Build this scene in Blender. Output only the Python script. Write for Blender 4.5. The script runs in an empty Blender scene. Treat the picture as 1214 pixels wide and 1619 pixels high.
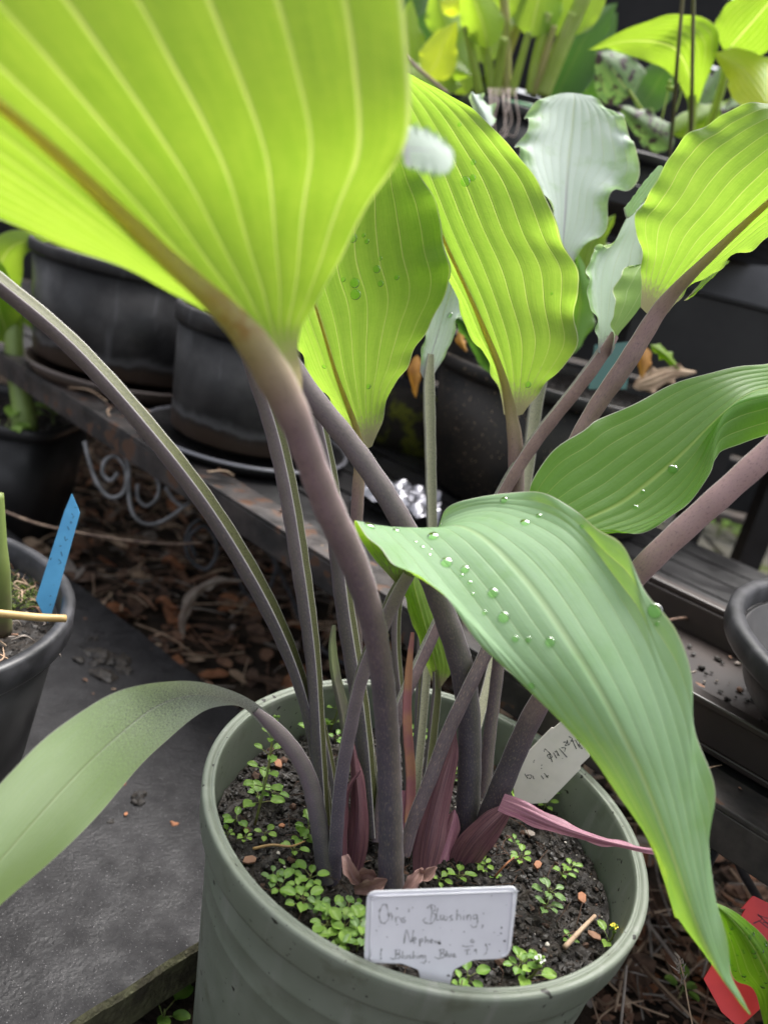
import bpy, math, random
import numpy as np
from mathutils import Vector, Matrix
random.seed(7); rng = np.random.default_rng(7)
S = bpy.context.scene; COL = S.collection
R = math.radians
# ------------------------------------------------------------------ camera
F, W, H = 1300.0, 1214.0, 1619.0
PITCH, ROLL, CAMZ = R(18), R(14.0), .44
cp, sp, cr, sr = math.cos(PITCH), math.sin(PITCH), math.cos(ROLL), math.sin(ROLL)
FW = np.array([0, cp, -sp]); UP0 = np.array([0, sp, cp]); RT0 = np.array([1., 0, 0])
CAM = np.array([0, 0, CAMZ])
RT = cr * RT0 + sr * UP0; UP = -sr * RT0 + cr * UP0
cam_d = bpy.data.cameras.new('camera'); cam = bpy.data.objects.new('camera', cam_d); COL.objects.link(cam)
cam.matrix_world = Matrix(((RT[0], UP[0], -FW[0], CAM[0]), (RT[1], UP[1], -FW[1], CAM[1]), (RT[2], UP[2], -FW[2], CAM[2]), (0, 0, 0, 1)))
cam_d.sensor_fit = 'VERTICAL'; cam_d.sensor_height = 36; cam_d.lens = 36 * F / H
cam_d.clip_start = .01; cam_d.clip_end = 500
cam_d.dof.use_dof = True; cam_d.dof.focus_distance = .39; cam_d.dof.aperture_fstop = 7.5
S.camera = cam
# ------------------------------------------------------------------ light
SUN_EL, SUN_AZ = R(64), R(24)          # high behind the plant, a little to the right, veiled by cloud
w = bpy.data.worlds.new('World'); S.world = w; w.use_nodes = True
nt = w.node_tree; bg = nt.nodes['Background']
sky = nt.nodes.new('ShaderNodeTexSky'); sky.sky_type = 'NISHITA'; sky.sun_disc = False
sky.sun_elevation = SUN_EL; sky.sun_rotation = SUN_AZ; sky.dust_density = 6; sky.air_density = .7; sky.ozone_density = .6
hs = nt.nodes.new('ShaderNodeHueSaturation'); hs.inputs['Saturation'].default_value = .28   # thin white overcast
nt.links.new(sky.outputs[0], hs.inputs['Color']); nt.links.new(hs.outputs[0], bg.inputs[0]); bg.inputs[1].default_value = .15
sd = bpy.data.lights.new('sun', 'SUN'); sd.energy = 1.1; sd.angle = R(35); sd.color = (1, .965, .91)
sun = bpy.data.objects.new('sun', sd); COL.objects.link(sun)
dirv = Vector((math.sin(SUN_AZ) * math.cos(SUN_EL), math.cos(SUN_AZ) * math.cos(SUN_EL), math.sin(SUN_EL)))
sun.rotation_euler = dirv.to_track_quat('Z', 'Y').to_euler()
S.view_settings.view_transform = 'Standard'; S.view_settings.look = 'None'
S.view_settings.exposure = 1.45; S.view_settings.gamma = 1; S.view_settings.use_curve_mapping = False
S.cycles.max_bounces = 10; S.cycles.transmission_bounces = 6; S.cycles.transparent_max_bounces = 8
S.cycles.caustics_refractive = False; S.cycles.caustics_reflective = False
S.cycles.use_denoising = True

# ------------------------------------------------------------------ helpers
def ray(px, py):
    a, b = (px - 607.) / F, (py - 809.5) / F
    u = cr * a + sr * b; v = -sr * a + cr * b
    return FW + u * RT0 - v * UP0
def P(px, py, d): return CAM + d * ray(px, py)
def onz(px, py, z):
    r = ray(px, py); return CAM + r * ((z - CAMZ) / r[2])
def onplane(px, py, p0, n):
    r = ray(px, py); return CAM + r * (np.dot(p0 - CAM, n) / np.dot(r, n))
def depth(p): return float(np.dot(np.asarray(p) - CAM, FW))
def proj(p):
    q = np.asarray(p) - CAM; z = q @ FW
    u = F * (q @ RT0) / z; v = -F * (q @ UP0) / z
    return np.stack([607 + cr * u - sr * v, 809.5 + sr * u + cr * v], -1)
def crs(pts, n):
    """Catmull-Rom through pts (k,dim) -> (n,dim)"""
    p = np.asarray(pts, float); k = len(p)
    if k == 1: return np.repeat(p, n, 0)
    e = np.vstack([2 * p[0] - p[1], p, 2 * p[-1] - p[-2]])
    t = np.linspace(0, k - 1, n); i = np.minimum(t.astype(int), k - 2); f = (t - i)[:, None]
    a, b, c, d = e[i], e[i + 1], e[i + 2], e[i + 3]
    return .5 * (2 * b + (c - a) * f + (2 * a - 5 * b + 4 * c - d) * f ** 2 + (3 * b - a - 3 * c + d) * f ** 3)

def tag(o, label=None, cat=None, group=None, kind=None):
    if label: o['label'] = label
    if cat: o['category'] = cat
    if group: o['group'] = group
    if kind: o['kind'] = kind
    return o
def thing(name, loc, label, cat, group=None):
    o = bpy.data.objects.new(name, None); COL.objects.link(o); o.location = Vector(loc); o.empty_display_size = .01
    return tag(o, label, cat, group)
def wloc(o):
    l = np.zeros(3)
    while o is not None: l = l + np.array(o.location); o = o.parent
    return l
class MB:
    """collects geometry for ONE mesh"""
    def __init__(s): s.v = []; s.f = []; s.uv = []; s.m = []; s.n = 0
    def add(s, v, f, uv=None, m=0):
        v = np.asarray(v, float).reshape(-1, 3)
        s.v.append(v)
        for j, q in enumerate(f):
            s.f.append([i + s.n for i in q]); s.m.append(m)
            s.uv.append(uv[j] if uv is not None else [(0, 0)] * len(q))
        s.n += len(v); return s
    def build(s, name, mat, parent=None, smooth=True, loc=None, label=None, bevel=0):
        v = np.vstack(s.v)
        if parent is not None: off = wloc(parent)
        elif loc is not None: off = np.asarray(loc, float)
        else: off = np.array([(v[:, 0].min() + v[:, 0].max()) / 2, (v[:, 1].min() + v[:, 1].max()) / 2, v[:, 2].min()])
        me = bpy.data.meshes.new(name); me.from_pydata((v - off).tolist(), [], s.f)
        ul = me.uv_layers.new(name='UVMap')
        flat = [c for q in s.uv for p in q for c in p]
        ul.data.foreach_set('uv', flat)
        for m in (mat if isinstance(mat, (list, tuple)) else [mat]): me.materials.append(m)
        me.polygons.foreach_set('material_index', s.m)
        if smooth: me.polygons.foreach_set('use_smooth', [True] * len(s.f))
        me.update()
        o = bpy.data.objects.new(name, me); COL.objects.link(o)
        if parent is not None: o.parent = parent
        else: o.location = Vector(off)
        if label: o['label'] = label
        if bevel:
            b = o.modifiers.new('bevel', 'BEVEL'); b.width = bevel; b.segments = 2; b.limit_method = 'ANGLE'
        return o
    def grid(s, g, closed=False, m=0, flip=False):
        a, b = g.shape[:2]; f = []; uv = []
        nb = b if closed else b - 1
        for i in range(a - 1):
            for j in range(nb):
                j2 = (j + 1) % b
                q = [i * b + j, i * b + j2, (i + 1) * b + j2, (i + 1) * b + j]
                t = [(j / nb, i / (a - 1)), ((j + 1) / nb, i / (a - 1)), ((j + 1) / nb, (i + 1) / (a - 1)), (j / nb, (i + 1) / (a - 1))]
                if flip: q.reverse(); t.reverse()
                f.append(q); uv.append(t)
        return s.add(g.reshape(-1, 3), f, uv, m)
    def tube(s, pts, r, n=8, seg=None, m=0, cap=True):
        p = crs(pts, seg or max(2, len(pts) * 5)); k = len(p)
        rr = np.interp(np.linspace(0, 1, k), np.linspace(0, 1, len(np.atleast_1d(r))), np.atleast_1d(r))
        T = np.gradient(p, axis=0); T /= np.linalg.norm(T, axis=1)[:, None] + 1e-12
        ref = np.array([0, 0, 1.]) if abs(T[0][2]) < .9 else np.array([1., 0, 0])
        nrm = np.cross(T[0], ref); nrm /= np.linalg.norm(nrm)
        g = np.zeros((k, n, 3)); ang = np.linspace(0, 2 * np.pi, n, endpoint=False)
        for i in range(k):
            nrm = nrm - T[i] * np.dot(nrm, T[i]); nrm /= np.linalg.norm(nrm)
            bi = np.cross(T[i], nrm)
            g[i] = p[i] + rr[i] * (np.cos(ang)[:, None] * nrm + np.sin(ang)[:, None] * bi)
        base = s.n; s.grid(g, True, m)
        if cap:
            s.f.append([base + j for j in range(n)][::-1]); s.uv.append([(0, 0)] * n); s.m.append(m)
            s.f.append([base + (k - 1) * n + j for j in range(n)]); s.uv.append([(0, 0)] * n); s.m.append(m)
        return s
    def lathe(s, prof, c, seg=96, m=0, sq=0):
        pr = np.asarray(prof, float); ang = np.linspace(0, 2 * np.pi, seg, endpoint=False)
        ca, sa = np.cos(ang), np.sin(ang)
        if sq:   # rounded-square outline
            k = (np.abs(ca) ** sq + np.abs(sa) ** sq) ** (-1 / sq); ca, sa = ca * k, sa * k
        g = np.zeros((len(pr), seg, 3))
        g[:, :, 0] = c[0] + pr[:, :1] * ca; g[:, :, 1] = c[1] + pr[:, :1] * sa; g[:, :, 2] = c[2] + pr[:, 1:2]
        return s.grid(g, True, m)
    def box(s, c, x, y, z, m=0):
        """centre, three half-axis vectors"""
        c, x, y, z = map(lambda a: np.asarray(a, float), (c, x, y, z))
        v = [c + i * x + j * y + k * z for i in (-1, 1) for j in (-1, 1) for k in (-1, 1)]
        f = [(0, 1, 3, 2), (4, 6, 7, 5), (0, 4, 5, 1), (2, 3, 7, 6), (0, 2, 6, 4), (1, 5, 7, 3)]
        if np.dot(np.cross(x, y), z) < 0: f = [q[::-1] for q in f]
        return s.add(v, f, None, m)
    def slabpoly(s, pts, n, t, m=0):
        """flat polygon given thickness t against normal n"""
        p = np.asarray(pts, float); k = len(p); n = np.asarray(n, float)
        area = sum(np.cross(p[i] - p[0], p[(i + 1) % k] - p[0]) for i in range(k))
        if np.dot(area, n) < 0: p = p[::-1]
        v = np.vstack([p, p - n * t])
        f = [list(range(k)), [2 * k - 1 - i for i in range(k)]] + [[i, k + i, k + (i + 1) % k, (i + 1) % k] for i in range(k)]
        return s.add(v, f, None, m)
    def chunk(s, c, r, m=0, flat=1.):
        v = ICO * (r * (1 + .45 * (rng.random((12, 1)) - .5))) * (1 + .6 * (rng.random(3) - .5)) * np.array([1, 1, flat])
        a = rng.random() * 6.28; ca, sa = math.cos(a), math.sin(a)
        v = v @ np.array([[ca, sa, 0], [-sa, ca, 0], [0, 0, 1]])
        return s.add(v + c, ICOF, None, m)
_p = (1 + 5 ** .5) / 2
ICO = np.array([(-1, _p, 0), (1, _p, 0), (-1, -_p, 0), (1, -_p, 0), (0, -1, _p), (0, 1, _p), (0, -1, -_p), (0, 1, -_p), (_p, 0, -1), (_p, 0, 1), (-_p, 0, -1), (-_p, 0, 1)]) / 1.9
ICOF = [(0, 11, 5), (0, 5, 1), (0, 1, 7), (0, 7, 10), (0, 10, 11), (1, 5, 9), (5, 11, 4), (11, 10, 2), (10, 7, 6), (7, 1, 8), (3, 9, 4), (3, 4, 2), (3, 2, 6), (3, 6, 8), (3, 8, 9), (4, 9, 5), (2, 4, 11), (6, 2, 10), (8, 6, 7), (9, 8, 1)]

# ------------------------------------------------------------------ materials
class T:
    def __init__(s, name):
        s.mat = bpy.data.materials.new(name); s.mat.use_nodes = True; s.t = s.mat.node_tree
        s.b = s.t.nodes['Principled BSDF']; s.out = s.t.nodes['Material Output']
    def n(s, typ, props=None, **ins):
        x = s.t.nodes.new(typ)
        for k, v in (props or {}).items(): setattr(x, k, v)
        for k, v in ins.items(): s.set(x, k, v)
        return x
    def set(s, x, k, v):
        k = int(k[1:]) if k[0] == 'i' and k[1:].isdigit() else k.replace('_', ' ')
        if isinstance(v, bpy.types.NodeSocket): s.t.links.new(v, x.inputs[k])
        else: x.inputs[k].default_value = v if not (isinstance(v, tuple) and len(v) == 3 and x.inputs[k].type == 'RGBA') else (*v, 1)
    def m(s, op, a, b=0., c=0., clamp=False):
        x = s.n('ShaderNodeMath', {'operation': op, 'use_clamp': clamp}, i0=a, i1=b)
        s.set(x, 'i2', c); return x.outputs[0]
    def mix(s, f, a, b, bt='MIX'):
        x = s.n('ShaderNodeMix', {'data_type': 'RGBA', 'blend_type': bt})
        s.set(x, 'i0', f); s.set(x, 'i6', a); s.set(x, 'i7', b); return x.outputs[2]
    def ramp(s, f, a, b, c=0., d=1.):
        x = s.n('ShaderNodeMapRange', {'interpolation_type': 'SMOOTHSTEP'}, i0=f, i1=a, i2=b, i3=c, i4=d); return x.outputs[0]
    def noise(s, vec, scale, detail=3., rough=.55):
        return s.n('ShaderNodeTexNoise', None, Vector=vec, Scale=scale, Detail=detail, Roughness=rough).outputs[0]
    def obj(s): return s.n('ShaderNodeTexCoord').outputs['Object']
    def uv(s):
        u = s.n('ShaderNodeTexCoord').outputs['UV']; x = s.n('ShaderNodeSeparateXYZ', None, i0=u)
        return u, x.outputs[0], x.outputs[1]
    def bump(s, h, st=.3, dist=.001, target=None):
        x = s.n('ShaderNodeBump', None, Height=h, Strength=st, Distance=dist)
        (target or s.b); s.t.links.new(x.outputs[0], (target or s.b).inputs['Normal']); return x.outputs[0]

def leaf_mat(name, up1, up2, lo1, lo2, tr, n=10, vein=(.60, .66, .24), vw=.055, vup=.35, vlo=.6, purple=.14, pcol=(.11, .07, .075), midp=.0, tfac=.5, rough=.45, spots=None, fleck=None, spec=.4, patch=None, edge=(.72, .72, .6), vtr=(.80, .82, .26)):
    t = T(name); uvv, v, u = t.uv(); ob = t.obj()
    wn = t.noise(t.n('ShaderNodeMapping', None, Vector=uvv, Scale=(n * .9, 2.5, 1.)).outputs[0], 1., 2.)
    cell = t.m('ABSOLUTE', t.m('SUBTRACT', t.m('FRACT', t.m('ADD', t.m('ADD', t.m('MULTIPLY', v, float(n)), t.m('MULTIPLY', t.m('SUBTRACT', wn, .5), .34)), .5)), .5))
    vn = t.m('MULTIPLY', t.ramp(cell, 0., vw, 1, 0), t.ramp(t.noise(t.n('ShaderNodeMapping', None, Vector=uvv, Scale=(n * 1., 5., 1.)).outputs[0], 1., 3.), .25, .6, .45, 1.))
    cross = t.noise(t.n('ShaderNodeMapping', None, Vector=uvv, Scale=(n * 3., 110., 1.)).outputs[0], 1., 2.)
    md = t.ramp(t.m('ABSOLUTE', t.m('SUBTRACT', v, .5)), .004, .022, 1, 0)
    vn = t.m('MAXIMUM', vn, md)
    nz = t.noise(ob, 22., 3.); nz2 = t.ramp(nz, .3, .7)
    fine = t.n('ShaderNodeMapping', None, Vector=uvv, Scale=(140., 9., 1.)).outputs[0]
    fn = t.noise(fine, 1., 2.)
    fn2 = t.ramp(fn, .3, .7)
    back = t.n('ShaderNodeNewGeometry').outputs['Backfacing']
    upc = t.mix(t.m('MULTIPLY', vn, vup), t.mix(t.m('MULTIPLY', t.m('ADD', nz2, fn2), .5), up1, up2), vein)
    loc = t.mix(t.m('MULTIPLY', vn, vlo), t.mix(t.m('MULTIPLY', t.m('ADD', nz2, fn2), .5), lo1, lo2), vein)
    if patch:
        sd_ = t.m('POWER', t.m('ABSOLUTE', t.m('SUBTRACT', t.m('MULTIPLY', v, 2.), 1.)), 4.)
        pm = t.ramp(t.m('ADD', t.noise(ob, 38., 4., .6), t.m('MULTIPLY', sd_, patch[1])), .5, .78, 0, patch[2])
        upc = t.mix(pm, upc, patch[0])
    base = t.mix(back, upc, loc)
    big = t.ramp(t.noise(ob, 7., 4., .6), .3, .7)
    blotch = t.ramp(t.noise(ob, 160., 3., .6), .25, .75)
    tmix = t.m('ADD', t.m('MULTIPLY', fn2, .35), t.m('ADD', t.m('MULTIPLY', big, .45), t.m('MULTIPLY', blotch, .2)))
    tmix = t.m('ADD', tmix, t.m('MULTIPLY', t.m('SUBTRACT', cross, .5), .45), clamp=True)
    trc = t.mix(t.m('MULTIPLY', vn, vlo), t.mix(tmix, tuple(c * k for c, k in zip(tr, (1.15, 1.10, 1.6))), tuple(c * k for c, k in zip(tr, (.70, .82, .8)))), vtr)
    if spots:
        sn = t.ramp(t.noise(ob, spots[1], 2.), .52, .56)
        base = t.mix(sn, base, spots[0]); trc = t.mix(sn, trc, tuple(c * .6 for c in spots[0]))
    # purple flush at the stalk end, running out along the veins as speckle
    sv = t.n('ShaderNodeMapping', None, Vector=uvv, Scale=(55., 60., 1.)).outputs[0]
    spk = t.noise(sv, 1., 2.)
    uu = t.m('SUBTRACT', t.m('ADD', u, t.m('MULTIPLY', t.m('SUBTRACT', spk, .5), .16)), t.m('MULTIPLY', vn, .11))
    pf = t.ramp(uu, purple * .25, purple, 1, 0)
    if midp > 0:
        mp = t.m('MULTIPLY', t.m('MULTIPLY', t.ramp(t.m('ABSOLUTE', t.m('SUBTRACT', v, .5)), .008, .03, 1, 0), t.ramp(u, midp * .5, midp, 1, 0)), .85)
        pf = t.m('MAXIMUM', pf, mp)
    pf = t.m('MULTIPLY', pf, .75); base = t.mix(pf, base, pcol); trc = t.mix(pf, trc, tuple(c * 1.3 for c in pcol))
    if fleck:
        fk = t.noise(t.n('ShaderNodeMapping', None, Vector=uvv, Scale=(110., 190., 1.)).outputs[0], 1., 3., .7)
        mv = t.ramp(t.m('ABSOLUTE', t.m('SUBTRACT', v, .45)), .0, .6, 1, .55)
        fm = t.m('MULTIPLY', t.m('MULTIPLY', t.ramp(u, fleck * .5, fleck, 1, 0), mv), t.ramp(fk, .47, .56))
        base = t.mix(fm, base, (.10, .085, .10)); trc = t.mix(fm, trc, (.09, .075, .09))
    ed = t.ramp(t.m('MINIMUM', v, t.m('SUBTRACT', 1., v)), .002, .009, 1, 0)
    base = t.mix(t.m('MULTIPLY', ed, .8), base, edge)
    t.set(t.b, 'Base_Color', base); t.set(t.b, 'Roughness', t.ramp(nz, .2, .8, rough - .06, rough + .1)); t.set(t.b, 'Specular_IOR_Level', spec)
    h = t.m('ADD', t.m('MULTIPLY', cross, .22), t.m('ADD', t.m('MULTIPLY', fn, .25), t.m('MULTIPLY', vn, -.6)))
    bn = t.bump(h, .35, .0012)
    tl = t.n('ShaderNodeBsdfTranslucent', None, Color=trc); t.t.links.new(bn, tl.inputs['Normal'])
    ms = t.n('ShaderNodeMixShader', None, i0=t.m('SUBTRACT', tfac, t.m('MULTIPLY', pf, .3), clamp=True))
    t.t.links.new(t.b.outputs[0], ms.inputs[1]); t.t.links.new(tl.outputs[0], ms.inputs[2])
    t.t.links.new(ms.outputs[0], t.out.inputs[0])
    return t.mat

def stalk_mat(name, top, bot, groove, rib=None, ridge=(.5, .48, .47), green=(.11, .12, .055), speck=(.32, .25, .2)):
    """u: 0..0.26 groove, rest the round back; v: 0 at the crown, 1 at the blade"""
    t = T(name); uvv, u, v = t.uv(); ob = t.obj()
    sm = t.n('ShaderNodeMapping', None, Vector=uvv, Scale=(46., 150., 1.)).outputs[0]
    sp = t.noise(sm, 1., 3., .65); big = t.noise(ob, 30., 2.)
    vv = t.m('ADD', v, t.m('MULTIPLY', t.m('SUBTRACT', big, .5), .5))
    back = t.mix(t.ramp(vv, .1, .85), bot, top)
    if rib: back = t.mix(t.ramp(v, rib[0], rib[1], 0, .9), back, rib[2])
    if rib and len(rib) > 3: back = t.mix(t.m('MULTIPLY', t.ramp(t.m('ABSOLUTE', t.m('SUBTRACT', v, rib[3])), .012, .034, .85, 0), t.ramp(t.noise(ob, 170., 4.), .42, .62)), back, (.40, .17, .06))
    back = t.mix(t.ramp(sp, .52, .66, 0, .34), back, speck)
    back = t.mix(t.ramp(sp, .32, .46, .40, 0), back, tuple(c * .55 for c in bot))
    back = t.mix(t.ramp(t.m('ABSOLUTE', t.m('SUBTRACT', u, .40)), .02, .16, .30, 0), back, green)
    spg = t.noise(t.n('ShaderNodeMapping', None, Vector=uvv, Scale=(90., 240., 1.)).outputs[0], 1., 2.)
    gro = t.mix(t.ramp(spg, .52, .62, 0, .75), groove, tuple(c * .3 for c in groove))
    c = t.mix(t.ramp(u, .25, .27), gro, back)
    rd = t.m('MAXIMUM', t.ramp(t.m('ABSOLUTE', t.m('SUBTRACT', u, .262)), .004, .014, 1, 0), t.ramp(u, .985, .997))
    rd = t.m('MAXIMUM', rd, t.ramp(u, .003, .010, 1, 0))
    c = t.mix(t.m('MULTIPLY', rd, .75), c, ridge)
    t.set(t.b, 'Base_Color', c); t.set(t.b, 'Roughness', .52); t.set(t.b, 'Specular_IOR_Level', .35)
    t.set(t.b, 'Sheen_Weight', .05); t.set(t.b, 'Sheen_Tint', (.75, .75, .9, 1))
    t.bump(sp, .25, .0006)
    if rib:
        tl = t.n('ShaderNodeBsdfTranslucent', None, Color=tuple(min(1, k * 1.15) for k in rib[2])); ms = t.n('ShaderNodeMixShader', None, i0=t.ramp(v, rib[0], rib[1] + .06, 0, .8))
        t.t.links.new(t.b.outputs[0], ms.inputs[1]); t.t.links.new(tl.outputs[0], ms.inputs[2]); t.t.links.new(ms.outputs[0], t.out.inputs[0])
    return t.mat

def plain(name, c1, c2=None, scale=40., rough=.5, spec=.5, bump=0., bscale=200., dist=.001, speck=None, lo=.35, hi=.65, sspec=None, trans=0.):
    t = T(name); ob = t.obj()
    c = c1
    if c2: c = t.mix(t.ramp(t.noise(ob, scale, 5.), lo, hi), c1, c2)
    if speck: c = t.mix(t.ramp(t.noise(ob, speck[1], 2.), speck[2], speck[2] + .04), c, speck[0])
    t.set(t.b, 'Base_Color', c); t.set(t.b, 'Roughness', rough); t.set(t.b, 'Specular_IOR_Level', spec)
    if c2 and sspec: t.set(t.b, 'Roughness', t.ramp(t.noise(ob, scale * 1.7, 4.), .3, .7, sspec[0], sspec[1]))
    if bump: t.bump(t.noise(ob, bscale, 5.), bump, dist)
    if trans:
        tl = t.n('ShaderNodeBsdfTranslucent', None, Color=c); ms = t.n('ShaderNodeMixShader', None, i0=trans)
        t.t.links.new(t.b.outputs[0], ms.inputs[1]); t.t.links.new(tl.outputs[0], ms.inputs[2]); t.t.links.new(ms.outputs[0], t.out.inputs[0])
    return t.mat

UPB = (.26, .44, .23); UPB2 = (.34, .50, .31)      # waxy blue-green upper side
LO1 = (.16, .27, .04); LO2 = (.20, .32, .05); TR = (.37, .58, .045)
M_LIME = leaf_mat('leaf_lime', (.19, .32, .13), (.25, .38, .17), LO1, LO2, TR, n=14, midp=0, vlo=.48, purple=.15, tfac=.62, pcol=(.22, .15, .14))
M_NEAR = leaf_mat('leaf_near', (.30, .40, .30), (.36, .45, .34), LO1, LO2, (.30, .44, .026), n=16, vw=.075, midp=0, purple=.30, tfac=.64, pcol=(.34, .24, .19), vlo=.42)
M_BLUE = leaf_mat('leaf_glaucous', UPB, UPB2, LO1, LO2, (.36, .60, .03), n=14, vw=.06, vup=.12, vlo=.6, purple=.06, tfac=.42, spec=.25, rough=.5, patch=((.19, .36, .12), .12, .55))
M_PALE = leaf_mat('leaf_pale_glaucous', (.58, .70, .61), (.66, .75, .69), LO1, LO2, (.45, .62, .2), n=12, vw=.05, vup=.45, vein=(.36, .48, .30), purple=.14, tfac=.36, pcol=(.30, .26, .33), spec=.3, rough=.55, midp=.5, patch=((.22, .42, .10), .30, .85))
M_GREEN = leaf_mat('leaf_green', (.11, .26, .035), (.16, .32, .06), LO1, LO2, (.26, .56, .02), n=12, vw=.05, vup=.5, purple=.02, tfac=.5, vein=(.38, .55, .12))
M_STRAP = leaf_mat('leaf_strap', (.37, .52, .24), (.50, .62, .38), LO1, LO2, (.40, .60, .06), n=22, vw=.05, vup=.12, purple=.60, tfac=.4, pcol=(.36, .34, .37), fleck=.68, vein=(.2, .2, .12))
M_BGL = leaf_mat('leaf_back_lime', (.20, .36, .03), (.28, .44, .05), LO1, LO2, (.30, .47, .02), n=12, vw=.05, purple=.02, tfac=.58)
M_CLUMP = leaf_mat('leaf_clump', (.26, .44, .04), (.36, .52, .07), (.2, .34, .04), (.26, .38, .06), (.48, .70, .03), n=12, vw=.05, purple=.02, tfac=.6)
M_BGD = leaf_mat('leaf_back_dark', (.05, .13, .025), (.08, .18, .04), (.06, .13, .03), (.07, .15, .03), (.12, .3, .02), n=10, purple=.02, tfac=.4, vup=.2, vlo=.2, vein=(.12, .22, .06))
M_YEL = leaf_mat('leaf_yellow', (.62, .74, .05), (.48, .66, .05), (.55, .66, .04), (.6, .7, .06), (.74, .84, .03), n=10, purple=.01, tfac=.5, vup=.2, patch=((.35, .56, .08), .1, .6))
M_MOT = leaf_mat('leaf_mottled', (.16, .27, .12), (.2, .3, .15), (.1, .15, .05), (.12, .18, .06), (.2, .36, .06), n=6, purple=.05, tfac=.4, spots=((.075, .055, .05), 90.), vup=.15)
M_DROPL = leaf_mat('leaf_wet', (.10, .25, .012), (.16, .33, .02), LO1, LO2, (.24, .52, .012), n=8, vw=.04, vup=.2, purple=.01, tfac=.5, spec=.7, rough=.3)
M_STALK = stalk_mat('stalk_purple', (.19, .148, .172), (.074, .063, .088), (.085, .09, .032))
M_STALKP = stalk_mat('stalk_pink', (.40, .26, .255), (.078, .066, .084), (.2, .2, .1), green=(.20, .17, .10), speck=(.36, .27, .2))
M_STALKM = stalk_mat('stalk_near', (.38, .26, .275), (.078, .066, .090), (.2, .2, .1), (.60, .76, (.66, .58, .20), .715), green=(.20, .17, .10), speck=(.36, .27, .2))
M_STALKR = stalk_mat('stalk_red', (.29, .18, .165), (.085, .064, .078), (.27, .27, .2), (.54, .74, (.62, .54, .20)), speck=(.36, .25, .18))
M_STALKH = stalk_mat('stalk_mauve_ribbed', (.29, .185, .175), (.085, .064, .078), (.27, .27, .2), (.74, .92, (.62, .54, .20)), speck=(.36, .25, .2))
M_STALKN = stalk_mat('stalk_mauve', (.27, .175, .165), (.085, .064, .078), (.24, .24, .18), speck=(.36, .25, .2))
M_STALKG = stalk_mat('stalk_grey', (.32, .31, .24), (.085, .072, .088), (.25, .25, .17))
M_STG = plain('stalk_green', (.42, .56, .10), (.52, .64, .18), 30., .45, trans=.3)
M_STGP = plain('stalk_green_pale', (.24, .34, .09), (.14, .2, .04), 25., .45)
def sheath_mat(name, a, b, c_, tr):
    t = T(name); uvv, v, u = t.uv()
    st = t.noise(t.n('ShaderNodeMapping', None, Vector=uvv, Scale=(26., 2.2, 1.)).outputs[0], 1., 4., .6)
    fn = t.noise(t.n('ShaderNodeMapping', None, Vector=uvv, Scale=(120., 30., 1.)).outputs[0], 1., 2.)
    col = t.mix(t.ramp(st, .35, .65), a, b); col = t.mix(t.ramp(st, .60, .75, 0, .8), col, c_); col = t.mix(t.ramp(fn, .5, .7, 0, .35), col, tuple(k * .45 for k in a))
    t.set(t.b, 'Base_Color', col); t.set(t.b, 'Roughness', .45); t.bump(st, .3, .0008)
    tl = t.n('ShaderNodeBsdfTranslucent', None, Color=col); ms = t.n('ShaderNodeMixShader', None, i0=tr)
    t.t.links.new(t.b.outputs[0], ms.inputs[1]); t.t.links.new(tl.outputs[0], ms.inputs[2]); t.t.links.new(ms.outputs[0], t.out.inputs[0])
    return t.mat
M_SHEATH = sheath_mat('sheath_purple', (.10, .042, .062), (.22, .10, .115), (.42, .23, .25), .2)
M_SHEATHP = sheath_mat('sheath_pink', (.38, .15, .24), (.55, .28, .34), (.66, .42, .44), .3)
M_HUSK = plain('husk_brown', (.20, .11, .09), (.36, .22, .20), 50., .7, bump=.3, bscale=150., trans=.2)

def sweep(m, pts, gdir, squeeze=1.0):
    """channelled leaf stalk: pts (px,py,d,width px); gdir = way the groove faces, camera axes (right, up, towards)"""
    a = np.asarray(pts, float)
    ctr = np.array([P(*q[:3]) for q in a]); rad = a[:, 3] * .5 * a[:, 2] / F
    n = 14 * len(a); c = crs(ctr, n); r = crs(rad[:, None], n)[:, 0]
    L = np.concatenate([[0], np.cumsum(np.linalg.norm(np.diff(c, axis=0), axis=1))]); q = np.linspace(0, L[-1], n)
    cr_ = np.column_stack([np.interp(q, L, c[:, k]) for k in range(3)] + [np.interp(q, L, r)])
    for _ in range(45): cr_[1:-1] = (cr_[:-2] + 2 * cr_[1:-1] + cr_[2:]) / 4
    c, r = cr_[:, :3], cr_[:, 3]
    g0 = gdir[0] * RT + gdir[1] * UP - gdir[2] * FW
    TT = np.gradient(c, axis=0); TT /= np.linalg.norm(TT, axis=1)[:, None]
    ga = [(.90 * x, .43 - .34 * (1 - x * x)) for x in np.linspace(1, -1, 10)]
    oa = [(math.cos(q), math.sin(q)) for q in np.linspace(R(154.5), R(385.5), 27)][1:-1]
    cs = np.array(ga + oa)
    g = np.zeros((n, len(cs), 3))
    for i in range(n):
        gy = g0 - TT[i] * np.dot(g0, TT[i]); gy /= np.linalg.norm(gy); gx = np.cross(gy, TT[i])
        wob = 1 + .02 * math.sin(i * .7 + pts[0][0])
        g[i] = c[i] + r[i] * wob * (cs[:, :1] * gx + cs[:, 1:] * squeeze * gy)
    g = g[::-1]   # v=0 at the crown end (last point)
    m.grid(g, True)
    return m
def stalk(pts, gdir, mat, parent, name='petiole', label=None):
    m = sweep(MB(), pts, gdir); return m.build(name, mat, parent, label=label)

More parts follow.
